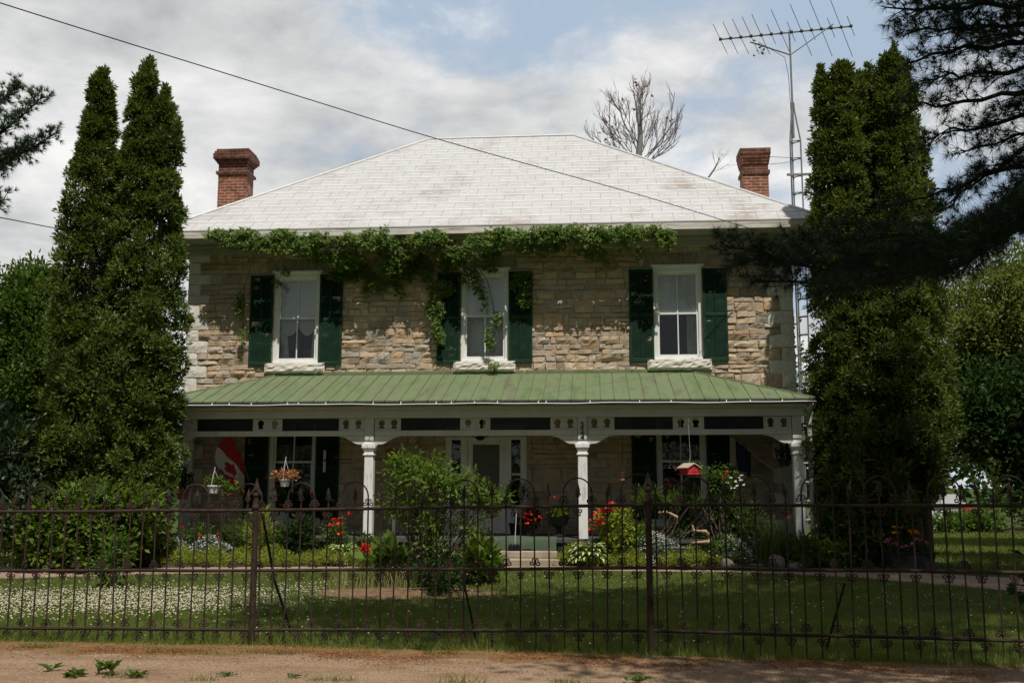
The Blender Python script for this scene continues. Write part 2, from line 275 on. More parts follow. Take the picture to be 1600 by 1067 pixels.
MAT = dict(
    stone=surf('rubble_stone', [(.23, .19, .145), (.36, .28, .20), (.48, .37, .26), (.35, .315, .27), (.53, .42, .30), (.45, .305, .185), (.56, .49, .40)], 2.6, .9, .7, 24, island=.72, spec=.15),
    quoin=surf('pale_quoin_stone', [(.50, .46, .40), (.66, .62, .55), (.74, .70, .63)], 4, .9, .5, 30, island=.4, spec=.15),
    lintel=surf('grey_lintel_stone', [(.20, .18, .155), (.30, .27, .23), (.36, .33, .29)], 5, .9, .5, 30, island=.6, spec=.15),
    mortar=surf('mortar', [(.30, .25, .19), (.42, .36, .285)], 8, .95, .3, 60),
    roof=surf('roof_sheet', [(.35, .29, .255), (.44, .425, .41), (.52, .515, .505), (.47, .46, .45), (.54, .535, .525)], .8, .55, .1, 12, spec=.35),
    rooflip=surf('roof_lip_glint', [(.60, .595, .585), (.72, .72, .715)], 4, .45, spec=.4),  # whiter than the sheet: bright glint of lips and bosses put into the colour
    seam=surf('roof_seam', [(.22, .20, .18), (.36, .34, .32)], 8, .7),
    rust=surf('rust_stain', [(.50, .42, .36), (.60, .56, .53)], 3, .8),
    fascia=surf('peeling_white_board', [(.22, .17, .12), (.52, .48, .42), (.68, .65, .60), (.62, .59, .54)], 3.5, .8, .2, 30, stretch=(.5, 1, 4)),
    frieze=surf('grey_frieze_board', [(.34, .32, .27), (.45, .43, .37)], 3, .8, .15, 25),
    white=surf('white_paint', [(.66, .66, .63), (.76, .76, .74), (.8, .8, .78)], 4, .6, .12, 30, spec=.3),
    oldwhite=surf('weathered_white_paint', [(.34, .31, .27), (.72, .71, .68), (.78, .77, .745), (.8, .79, .77)], 7, .7, .25, 30, stretch=(3, 3, .45)),
    porchpaint=surf('porch_trim_paint', [(.50, .49, .43), (.60, .59, .53)], 3, .7, .12, 30),
    green=surf('shutter_green', [(.010, .030, .018), (.017, .046, .027), (.024, .052, .032)], 6, .75, .1, 30, spec=.08),
    darkgreen=surf('dark_lattice_green', [(.012, .02, .017), (.02, .03, .026)], 6, .7),
    porchroof=surf('green_roof_sheet', [(.095, .135, .060), (.125, .17, .078), (.155, .20, .10), (.145, .165, .095), (.10, .115, .055)], 2.6, .6, .12, 14, stretch=(1.4, .30, .5), det=10),
    rib=surf('green_roof_seam', [(.13, .12, .065), (.115, .155, .072), (.125, .155, .075), (.17, .13, .075)], 5, .7, stretch=(1, .4, .6)),
    gutter=surf('gutter_shade_tone', [(.03, .032, .03), (.06, .06, .055)], 6, .6),
    brick=brickm('old_red_brick', (.24, .06, .028), (.36, .115, .052), (.42, .33, .27), .22, .075),
    brickdark=brickm('sooty_red_brick', (.13, .042, .024), (.22, .065, .035), (.22, .17, .14), .22, .075),
    glass=glassm('window_glass', .08), 
    blind=surf('grey_blind', [(.74, .78, .77), (.84, .86, .85)], 1.5, .8),
    lace=surf('lace_curtain', [(.55, .56, .54), (.72, .72, .70)], 14, .9),
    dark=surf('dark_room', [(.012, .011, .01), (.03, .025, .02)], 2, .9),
    cloth=surf('room_cloth', [(.20, .09, .04), (.28, .15, .08)], 3, .9),
    floorboards=surf('porch_boards', [(.05, .055, .048), (.08, .085, .072)], 5, .7),
    step=surf('pale_stone_step', [(.27, .22, .15), (.36, .30, .22), (.42, .37, .29)], 3, .9, .3, 25),
    carpet=surf('green_carpet', [(.045, .068, .042), (.065, .095, .058), (.09, .12, .078)], 4, .95, .4, 120),
    iron=surf('rusty_iron', [(.010, .008, .007), (.026, .018, .013), (.050, .027, .017), (.018, .015, .013)], 14, .75, .3, 120, spec=.3),
    darkiron=surf('dark_iron', [(.012, .011, .011), (.03, .024, .021)], 14, .7),
    galv=surf('galvanised_steel', [(.17, .175, .18), (.28, .285, .29)], 8, .6, metal=.3),
    wire=surf('cable_black', [(.015, .015, .016), (.03, .03, .03)], 8, .6),
    bark=surf('bark', [(.08, .06, .045), (.15, .115, .09), (.21, .17, .14)], 9, .95, .8, 30, stretch=(3, 3, .6), bdist=.05),
    pinebark=surf('pine_bark', [(.018, .015, .013), (.04, .033, .028)], 9, .95, .6, 30),
    greybark=surf('dead_grey_bark', [(.17, .15, .14), (.27, .245, .23)], 9, .95),
    cedar=leafm('cedar_sprays', [(.030, .048, .009), (.055, .080, .014), (.085, .112, .020), (.115, .135, .028)], .3),
    cedar2=leafm('cedar_sprays_lighter', [(.034, .058, .011), (.060, .092, .017), (.092, .124, .025), (.12, .145, .034)], .3),
    pine=leafm('pine_needles', [(.012, .024, .010), (.022, .040, .016), (.034, .054, .022)], .12, gain=1.2),
    pineblue=leafm('pine_needles_bluish', [(.036, .068, .034), (.055, .095, .048), (.08, .12, .065)], .25),
    shrub=leafm('shrub_leaves', [(.058, .095, .014), (.09, .14, .02), (.125, .175, .03)], .42),
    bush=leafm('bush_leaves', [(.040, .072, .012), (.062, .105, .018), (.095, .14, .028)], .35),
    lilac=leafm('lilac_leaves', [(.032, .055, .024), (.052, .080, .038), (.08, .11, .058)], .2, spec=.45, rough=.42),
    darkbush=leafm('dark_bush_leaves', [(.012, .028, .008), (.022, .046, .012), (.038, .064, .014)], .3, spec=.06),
    maple=leafm('roadside_leaves', [(.02, .045, .01), (.035, .07, .015)], .25, gain=1),
    birch=leafm('pale_tree_leaves', [(.085, .105, .022), (.12, .145, .034), (.145, .17, .05)], .45),
    vine=leafm('creeper_leaves', [(.050, .10, .016), (.085, .145, .024), (.13, .185, .035), (.17, .22, .05)], .4, bigscale=2.2),
    lime=leafm('lime_ground_cover', [(.13, .165, .02), (.19, .225, .032), (.25, .265, .05)], .3, bigscale=3),
    silver=leafm('silver_foliage', [(.12, .16, .11), (.20, .24, .18), (.28, .32, .26)], .2),
    hosta=leafm('hosta_leaves', [(.05, .115, .02), (.22, .30, .07), (.50, .54, .28), (.6, .62, .4)], .3, big=0),
    grass=leafm('grass_blades', [(.060, .082, .014), (.095, .122, .022), (.13, .155, .030), (.18, .18, .055)], .42, big=.5, bigscale=1.1),
    straw=leafm('dry_grass', [(.10, .12, .035), (.20, .18, .075), (.32, .26, .13)], .3, big=.2),
    litter=surf('pine_litter', [(.20, .075, .024), (.38, .15, .05), (.44, .23, .11)], 9, .9, island=.8),
    whitefl=surf('white_petals', [(.60, .60, .55), (.80, .80, .77)], 9, .8, island=.8),
    clover=surf('clover_heads', [(.40, .31, .20), (.58, .52, .38), (.66, .63, .52)], 9, .85, island=.8),
    red=surf('red_petals', [(.45, .008, .008), (.68, .02, .014), (.72, .05, .03)], 9, .7, island=.8),
    pink=surf('pink_petals', [(.45, .06, .14), (.62, .16, .30), (.60, .30, .42)], 9, .7, island=.8),
    orange=surf('orange_petals', [(.75, .22, .01), (.80, .35, .02)], 9, .7, island=.8),
    yellow=surf('yellow_petals', [(.75, .52, .02), (.8, .6, .05)], 9, .7, island=.8),
    coleus=leafm('coleus_leaves', [(.10, .14, .02), (.28, .20, .06), (.42, .10, .08), (.5, .2, .16)], .3, big=0),
    terracotta=surf('terracotta', [(.28, .085, .04), (.38, .13, .065)], 8, .85),
    plastic=surf('white_plastic_pot', [(.66, .66, .64), (.74, .74, .72)], 5, .45, spec=.4),
    greypot=surf('grey_plastic_pot', [(.46, .48, .49), (.56, .58, .59)], 5, .45),
    feedred=surf('feeder_red_paint', [(.50, .03, .045), (.58, .05, .06)], 6, .55),
    feedroof=surf('feeder_roof', [(.42, .34, .25), (.52, .43, .32)], 8, .8),
    flagred=surf('flag_red', [(.42, .03, .03), (.5, .045, .04)], 4, .85),
    flagwhite=surf('flag_white', [(.62, .60, .57), (.7, .68, .65)], 4, .85),
    flagblue=surf('flag_navy', [(.014, .018, .05), (.022, .028, .07)], 4, .85),
    wood=surf('varnished_wood', [(.20, .09, .03), (.30, .15, .055)], 6, .6, stretch=(.5, 1, 5)),
    driftwood=surf('driftwood', [(.33, .21, .12), (.50, .36, .22)], 9, .85),
    rock=surf('field_stone', [(.16, .13, .11), (.26, .225, .19), (.34, .31, .28)], 3, .9, .5, 18, island=.3),
    trough=surf('dark_trough', [(.015, .017, .016), (.035, .037, .034)], 8, .7),
    shed=surf('shed_white_boards', [(.62, .62, .62), (.72, .72, .73)], 3, .7),
    black=surf('black_metal', [(.008, .008, .009), (.02, .02, .02)], 8, .5),
    soil=surf('bed_soil', [(.035, .024, .016), (.07, .048, .032), (.12, .08, .05)], 9, .95, .6, 40),
    mulch=surf('dry_mulch', [(.06, .055, .02), (.13, .08, .042), (.20, .125, .07), (.10, .09, .035)], 9, .95, .6, 60),
)

# ------------------------------------------------------------------ setting: ground, pavement, paths
def zg(y):
    return np.clip((np.asarray(y, float)-10.5)*.016, 0, .16)
def ground_material():
    m, nt, N, Lk = new_mat('lawn_ground'); out = N('ShaderNodeOutputMaterial'); b = N('ShaderNodeBsdfPrincipled'); Lk(b.outputs[0], out.inputs[0]); b.inputs['Roughness'].default_value = .95; b.inputs['Specular IOR Level'].default_value = .1
    geo = N('ShaderNodeNewGeometry'); n = N('ShaderNodeTexNoise'); n.inputs['Scale'].default_value = 1.4; n.inputs['Detail'].default_value = 9; n.inputs['Roughness'].default_value = .68; Lk(geo.outputs['Position'], n.inputs['Vector'])
    r = N('ShaderNodeValToRGB'); e = r.color_ramp.elements; e[0].position = .33; e[0].color = (.035, .052, .012, 1); e[1].position = .7; e[1].color = (.09, .11, .028, 1); e.new(.5).color = (.055, .082, .018, 1); Lk(n.outputs[0], r.inputs[0])
    Lk(r.outputs[0], b.inputs['Base Color'])
    bp = N('ShaderNodeBump'); bp.inputs['Strength'].default_value = .8; bp.inputs['Distance'].default_value = .05; n2 = N('ShaderNodeTexNoise'); n2.inputs['Scale'].default_value = 30; n2.inputs['Detail'].default_value = 5; Lk(geo.outputs['Position'], n2.inputs['Vector']); Lk(n2.outputs[0], bp.inputs['Height']); Lk(bp.outputs[0], b.inputs['Normal'])
    return m
def pavement_material(name, cols, grit):
    m, nt, N, Lk = new_mat(name); out = N('ShaderNodeOutputMaterial'); b = N('ShaderNodeBsdfPrincipled'); Lk(b.outputs[0], out.inputs[0]); b.inputs['Roughness'].default_value = .92; b.inputs['Specular IOR Level'].default_value = .15
    geo = N('ShaderNodeNewGeometry'); mp = N('ShaderNodeMapping'); mp.inputs['Scale'].default_value = (.6, 1.5, 1); Lk(geo.outputs['Position'], mp.inputs[0])
    n = N('ShaderNodeTexNoise'); n.inputs['Scale'].default_value = 1.6; n.inputs['Detail'].default_value = 10; n.inputs['Roughness'].default_value = .7; Lk(mp.outputs[0], n.inputs['Vector'])
    r = N('ShaderNodeValToRGB'); e = r.color_ramp.elements; e[0].position = .32; e[1].position = .68; e[0].color = c4(cols[0]); e[1].color = c4(cols[2]); e.new(.5).color = c4(cols[1]); Lk(n.outputs[0], r.inputs[0])
    v = N('ShaderNodeTexNoise'); v.inputs['Scale'].default_value = 55; v.inputs['Detail'].default_value = 4; Lk(geo.outputs['Position'], v.inputs['Vector'])
    mr = N('ShaderNodeMapRange'); mr.inputs['From Min'].default_value = .3; mr.inputs['From Max'].default_value = .7; mr.inputs['To Min'].default_value = 1-grit; mr.inputs['To Max'].default_value = 1+grit; Lk(v.outputs[0], mr.inputs['Value'])
    mu = N('ShaderNodeMix'); mu.data_type = 'RGBA'; mu.blend_type = 'MULTIPLY'; mu.inputs[0].default_value = 1; Lk(r.outputs[0], mu.inputs[6]); Lk(mr.outputs[0], mu.inputs[7]); Lk(mu.outputs[2], b.inputs['Base Color'])
    bp = N('ShaderNodeBump'); bp.inputs['Strength'].default_value = .5; bp.inputs['Distance'].default_value = .01; Lk(v.outputs[0], bp.inputs['Height']); Lk(bp.outputs[0], b.inputs['Normal'])
    return m
def build_ground():
    ys = [-80, -40, -20, -10, 0, 10.5] + list(np.arange(11, 20.6, .5)) + [25, 40, 80, 200, 600, 1500]; xs = [-900, -300, -100, -40, -20, 0, 20, 40, 100, 300, 900]
    mb = MB(); V = [(x, y, float(zg(y))) for y in ys for x in xs]; n = len(xs)
    mb.add(V, [(j*n+i, j*n+i+1, (j+1)*n+i+1, (j+1)*n+i) for j in range(len(ys)-1) for i in range(n-1)])
    props(mb.build('ground', ground_material()), kind='structure')
    # sidewalk strip of worn asphalt, ragged edges
    mb = MB(); X = np.arange(-16, 16.01, .2)
    far = 9.86 - .04*X*.5 + .10*np.sin(X*1.7) + .06*np.sin(X*4.1+1) + RNG.normal(size=len(X))*.05
    near = 8.05 + .05*np.sin(X*1.3+2) + .05*np.sin(X*3.7) + RNG.normal(size=len(X))*.03
    V = [(x, y, .004) for x, y in zip(X, near)] + [(x, y, .004) for x, y in zip(X, far)]; n = len(X)
    mb.add(V, [(i, i+1, n+i+1, n+i) for i in range(n-1)])
    props(mb.build('sidewalk', pavement_material('sidewalk_grit', [(.17, .105, .06), (.25, .165, .10), (.30, .21, .14)], .45)), kind='structure')
    # verge of bare earth, needles and thin grass between fence and sidewalk
    def verge_material():
        m, nt, N, Lk = new_mat('verge_earth'); out = N('ShaderNodeOutputMaterial'); b = N('ShaderNodeBsdfPrincipled'); Lk(b.outputs[0], out.inputs[0]); b.inputs['Roughness'].default_value = .95; b.inputs['Specular IOR Level'].default_value = .1
        geo = N('ShaderNodeNewGeometry'); mp = N('ShaderNodeMapping'); mp.inputs['Scale'].default_value = (1, 2.4, 1); Lk(geo.outputs['Position'], mp.inputs[0])
        n = N('ShaderNodeTexNoise'); n.inputs['Scale'].default_value = 3.2; n.inputs['Detail'].default_value = 10; n.inputs['Roughness'].default_value = .75; Lk(mp.outputs[0], n.inputs['Vector'])
        r = N('ShaderNodeValToRGB'); e = r.color_ramp.elements; e[0].position = .3; e[0].color = (.10, .115, .032, 1); e[1].position = .72; e[1].color = (.30, .20, .115, 1); e.new(.44).color = (.17, .14, .06, 1); e.new(.56).color = (.27, .135, .062, 1); Lk(n.outputs[0], r.inputs[0]); Lk(r.outputs[0], b.inputs['Base Color'])
        n2 = N('ShaderNodeTexNoise'); n2.inputs['Scale'].default_value = 50; n2.inputs['Detail'].default_value = 5; Lk(geo.outputs['Position'], n2.inputs['Vector'])
        bp = N('ShaderNodeBump'); bp.inputs['Strength'].default_value = .9; bp.inputs['Distance'].default_value = .03; Lk(n2.outputs[0], bp.inputs['Height']); Lk(bp.outputs[0], b.inputs['Normal']); return m
    mb = MB(); fy = np.interp(X, [-9.25, -6.392, -3.534, .54, 3.981, 6.6], [10.82, 10.74, 10.648, 10.341, 9.963, 9.62]) + .02*np.sin(X*5) - .06
    V = [(x, y-.35, .002) for x, y in zip(X, far)] + [(x, max(y, f-.01), .002) for x, y, f in zip(X, fy, far)]
    mb.add(V, [(i, i+1, n+i+1, n+i) for i in range(n-1)])
    props(mb.build('verge', verge_material()), kind='structure')
    # front walk of pinkish gravel, widening into the drive on the right
    nearE = [(-22, 15.0), (-13, 16.0), (-9.78, 16.6), (-7.48, 17.55), (-5.9, 17.9), (-4, 18.3), (-1.48, 18.75), (1, 18.6), (3, 18.35), (4.4, 17.7), (6.25, 15.9), (8, 13.6), (9.5, 11)]
    farE = [(-22, 17.6), (-13, 18.3), (-11.1, 18.7), (-7.98, 18.75), (-6.25, 18.95), (-4, 19.2), (-1.52, 19.42), (1, 19.5), (3.2, 19.5), (5.1, 19.0), (7.1, 17.75), (10, 15.6), (13, 13)]
    def dens(E):
        out = []
        for (a, b), (c, d) in zip(E[:-1], E[1:]):
            for t in np.linspace(0, 1, 8, endpoint=False): out.append((a+(c-a)*t, b+(d-b)*t))
        return np.array(out + [E[-1]])
    A, B = dens(nearE), dens(farE); A[:, 1] += RNG.normal(size=len(A))*.03; B[:, 1] += RNG.normal(size=len(B))*.02
    mb = MB(); n = len(A); K = 6; V = []
    for k in range(K+1):
        t = k/K; Q = A*(1-t) + B*t; V += [(x, y, float(zg(y))+.006) for x, y in Q]
    mb.add(V, [(k*n+i, k*n+i+1, (k+1)*n+i+1, (k+1)*n+i) for k in range(K) for i in range(n-1)])
    props(mb.build('path', pavement_material('path_gravel', [(.24, .16, .11), (.31, .215, .16), (.36, .26, .20)], .25)), kind='structure')
    # planting beds: soil sheets along the porch and an island in the lawn
    mb = MB()
    def bed(x0, x1, yf, yb):
        X = np.arange(x0, x1+.01, .25); n = len(X); V = []
        for k in range(5):
            t = k/4
            for x in X:
                y0 = yf(x) + .05*math.sin(x*5); y = y0*(1-t) + yb*t; V.append((x, y, float(zg(y)) + .012 + .05*math.sin(PI*t)))
        mb.add(V, [(k*n+i, k*n+i+1, (k+1)*n+i+1, (k+1)*n+i) for k in range(4) for i in range(n-1)])
    bed(-10.6, -2.7, lambda x: np.interp(x, [-10.6, -8, -4, -2.7], [19.0, 18.85, 19.3, 19.45]), 20.0)
    bed(-.75, 5.6, lambda x: np.interp(x, [-.75, 3.2, 5.6], [19.55, 19.62, 19.9]), 20.35)
    props(mb.build('flower_bed_soil', MAT['soil']), kind='structure')
    mb = MB(); c = (-2.75, 15.05); ring = []
    V = [(c[0], c[1], float(zg(c[1]))+.07)]; n = 48
    for r in (.5, 1.0):
        for k in range(n):
            t = 2*PI*k/n; rr = r*(1+.08*math.sin(3*t)+.06*math.sin(7*t+1)); x = c[0]+1.35*rr*math.cos(t); y = c[1]+.72*rr*math.sin(t); V.append((x, y, float(zg(y)) + (.05 if r < 1 else .009)))
    F = [(0, 1+k, 1+(k+1) % n) for k in range(n)] + [(1+k, 1+n+k, 1+n+(k+1) % n, 1+(k+1) % n) for k in range(n)]
    mb.add(V, F); props(mb.build('island_bed_mulch', MAT['mulch'], smooth=True), kind='structure')
build_ground()

# ------------------------------------------------------------------ the house
XL, XR, YF, YB = -9.07, 4.32, 22.1, 31.5
WC = (-6.56, -2.34, 1.87)                     # window / door axes
house = thing('stone_house', 'two-storey tan rubble stone house with white hip roof, green shutters and a full-width green-roofed porch', 'house', (-2.37, 22.1, .16))
UPZ = (4.32, 6.38); LOZ = (.95, 3.2); HW = .525
OPEN = [(c-HW, c+HW, *UPZ) for c in WC] + [(WC[0]-HW, WC[0]+HW, *LOZ), (WC[2]-HW, WC[2]+HW, *LOZ), (-3.2, -1.42, .5, 2.95)]
NOSTONE = [(c-.68, c+.68, 4.10, 4.32) for c in WC] + [(c-.70, c+.70, 6.38, 6.68) for c in WC] + [(c-.66, c+.66, .75, .95) for c in (WC[0], WC[2])]
def stones(S, x0, x1, z0, z1, holes, plane, seed, quoins=True, relief=1.0):
    """rough coursed rubble: every stone a little rock-faced grid; plane maps (u, out, z) to world"""
    rg = np.random.default_rng(seed); z = z0
    def put(a, b, c, d, rough, mb):
        w, h = b-a, d-c
        if w < .05 or h < .035: return
        for (p, q, r, s) in holes:
            if a < q-.003 and b > p+.003 and c < s-.003 and d > r+.003:
                if a < p-.06: put(a, p, c, d, rough, mb)
                if b > q+.06: put(q, b, c, d, rough, mb)
                aa, bb = max(a, p), min(b, q)
                if c < r-.05: put(aa, bb, c, r, rough, mb)
                if d > s+.05: put(aa, bb, s, d, rough, mb)
                return
        nx = max(4, min(9, int(w/.06)+2)); nz = max(4, min(6, int(h/.05)+2)); g = .0035
        U = np.linspace(a+g, b-g, nx); Z = np.linspace(c+g, d-g, nz); k = min(.014, w*.1, h*.12)
        U[1] = U[0]+k; U[-2] = U[-1]-k; Z[1] = Z[0]+k; Z[-2] = Z[-1]-k
        bulge = rg.uniform(.008, .045)*rough; tx, tz = rg.normal(0, .016, 2)*rough; ph = rg.uniform(0, 6, 4)
        V = []; cj = rg.normal(0, .010 if rough > .6 else .003, 8)*min(1, h/.12)
        for j, zz in enumerate(Z):
            for i, uu in enumerate(U):
                fu, fz = (uu-a)/w, (zz-c)/h
                if i in (0, nx-1) or j in (0, nz-1): o = .006
                else:
                    o = .016 + bulge*(1-(2*fu-1)**4)*(1-(2*fz-1)**4) + tx*(fu-.5)*2 + tz*(fz-.5)*2 + rg.normal(0, .0085)*rough + .011*rough*math.sin(ph[0]+9*uu+ph[1])*math.sin(ph[2]+17*zz)
                    if i in (1, nx-2) or j in (1, nz-2): o = o*.75
                    o = max(o, .008)
                ju, jz = (rg.normal(0, .0035, 2) if rough > .5 else (0, 0))
                s_, t_ = fu, fz; V.append(plane(uu+ju+(cj[4]*(1-t_)+cj[5]*t_)*(1-s_)+(cj[6]*(1-t_)+cj[7]*t_)*s_, o, zz+jz+(cj[0]*(1-s_)+cj[1]*s_)*(1-t_)+(cj[2]*(1-s_)+cj[3]*s_)*t_))
        mb.add(V, [(j*nx+i, j*nx+i+1, (j+1)*nx+i+1, (j+1)*nx+i) for j in range(nz-1) for i in range(nx-1)])
    qi = 0
    while z < z1-.05:
        H = float(rg.choice([.20, .24, .28, .32, .27])); H = min(H, z1-z)
        if z1-z-H < .1: H = z1-z
        xl, xr = x0, x1
        if quoins:
            ql = .50 if qi % 2 == 0 else .28; qr = .54 if qi % 2 == 0 else .28
            put(xl, xl+ql, z, z+H, .55, S['q']); put(xr-qr, xr, z, z+H, .55, S['q']); xl += ql; xr -= qr; qi += 1
        x = xl
        while x < xr-.01:
            L = rg.uniform(.45, 1.5); L = min(L, xr-x)
            if xr-x-L < .25: L = xr-x
            n = int(rg.choice([1, 2, 2, 3])) if H > .23 else int(rg.choice([1, 1, 2]))
            cuts = np.sort(np.clip(np.arange(1, n)/n + rg.normal(0, .07, n-1), .2, .8)) if n > 1 else np.array([])
            zs = [z] + [z+H*t for t in cuts] + [z+H]
            for c, d in zip(zs[:-1], zs[1:]):
                u = x
                while u < x+L-.001:
                    w = rg.uniform(.18, .62) * (1.15 if d-c < .12 else .85); w = min(w, x+L-u)
                    if x+L-u-w < .12: w = x+L-u
                    put(u, u+w, c, d, relief, S['s']); u += w
            x += L
        z += H
def build_walls():
    mb = MB(); xs = sorted({XL, XR} | {v for o in OPEN for v in o[:2]}); zs = sorted({.0, 7.05} | {v for o in OPEN for v in o[2:]})
    for a, b in zip(xs[:-1], xs[1:]):
        for c, d in zip(zs[:-1], zs[1:]):
            if any(o[0] < (a+b)/2 < o[1] and o[2] < (c+d)/2 < o[3] for o in OPEN): continue
            mb.add([(a, YF, c), (b, YF, c), (b, YF, d), (a, YF, d)], [(0, 1, 2, 3)])
    for a, b, c, d in OPEN:       # reveals
        y = YF+.28
        mb.add([(a, YF, c), (b, YF, c), (b, YF, d), (a, YF, d), (a, y, c), (b, y, c), (b, y, d), (a, y, d)], [(0, 4, 5, 1), (1, 5, 6, 2), (2, 6, 7, 3), (3, 7, 4, 0)])
    for x in (XL, XR): mb.add([(x, YF, 0), (x, YB, 0), (x, YB, 7.05), (x, YF, 7.05)], [(0, 1, 2, 3)])
    mb.add([(XL, YB, 0), (XR, YB, 0), (XR, YB, 7.05), (XL, YB, 7.05)], [(0, 1, 2, 3)])
    base = mb.build('wall', MAT['mortar'], house)
    S = dict(s=MB(), q=MB())
    stones(S, XL, XR, .1, 6.84, OPEN + NOSTONE, lambda u, o, z: (u, YF-o, z), 5)
    stones(S, YF, YB, .1, 6.84, [], lambda u, o, z: (XL-o, u, z), 6); stones(S, YF, YB, .1, 6.84, [], lambda u, o, z: (XR+o, u, z), 8)
    S['s'].build('wall_stones', MAT['stone'], base); S['q'].build('quoins', MAT['quoin'], base)
    # flat-arch lintels of upright grey stones
    rg = np.random.default_rng(3)
    for c in WC:
        mb = MB(); n = 10; e = np.linspace(-.70, .70, n+1) + np.r_[0, rg.normal(0, .012, n-1), 0]
        for i in range(n):
            a, b = c+e[i]+.006, c+e[i+1]-.006; sk = .12*(e[i]+e[i+1]); zt = 6.68; f = rg.uniform(.012, .03)
            V = []; G = 5
            for j in range(G):
                t = j/(G-1)
                for k in range(G):
                    s = k/(G-1); o = .003 if j in (0, G-1) or k in (0, G-1) else f + rg.normal(0, .005)
                    V.append((a+(b-a)*s + sk*t*.8, YF-o, 6.385+(zt-6.39)*t))
            mb.add(V, [(j*G+k, j*G+k+1, (j+1)*G+k+1, (j+1)*G+k) for j in range(G-1) for k in range(G-1)])
        mb.build('lintel', MAT['lintel'], base)
    # rock-faced sills
    for c, zt, h, w in [(q, 4.315, .22, .68) for q in WC] + [(q, .945, .2, .66) for q in (WC[0], WC[2])]:
        mb = MB(); nx, nz = 22, 6; V = []
        for j in range(nz):
            for i in range(nx):
                t = i/(nx-1); s = j/(nz-1); x = c-w+2*w*t; z = zt-h+h*s
                ed = i in (0, nx-1) or j in (0, nz-1)
                V.append((x + (0 if not ed else rg.normal(0, .006)), YF-(.10 if j == nz-1 else .07 if ed else .112+rg.normal(0, .007)+.012*math.sin(i*.9+c)*math.sin(j*2.1+i*.35)), z + (rg.normal(0, .007) if j == 0 else 0)))
        F = [(j*nx+i, j*nx+i+1, (j+1)*nx+i+1, (j+1)*nx+i) for j in range(nz-1) for i in range(nx-1)]; k = len(V)
        V += [(x, YF+.12, z) for (x, y, z) in V[(nz-1)*nx:]] + [(x, YF+.02, z) for (x, y, z) in V[:nx]]
        F += [((nz-1)*nx+i, (nz-1)*nx+i+1, k+i+1, k+i) for i in range(nx-1)] + [(i+1, i, k+nx+i, k+nx+i+1) for i in range(nx-1)]
        F += [tuple([j*nx for j in range(nz)] + [k, k+nx]), tuple([j*nx+nx-1 for j in range(nz)][::-1] + [k+nx+nx-1, k+nx-1])]
        mb.add(V, F); mb.build('window_sill', MAT['quoin'], house)
build_walls()
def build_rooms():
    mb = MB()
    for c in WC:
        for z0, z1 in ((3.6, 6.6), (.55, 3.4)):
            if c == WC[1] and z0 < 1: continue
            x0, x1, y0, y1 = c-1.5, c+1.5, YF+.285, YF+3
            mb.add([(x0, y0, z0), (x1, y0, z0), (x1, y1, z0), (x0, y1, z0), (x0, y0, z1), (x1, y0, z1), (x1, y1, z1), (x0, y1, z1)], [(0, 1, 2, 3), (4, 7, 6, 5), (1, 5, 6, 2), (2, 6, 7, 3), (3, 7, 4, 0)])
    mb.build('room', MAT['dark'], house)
build_rooms()
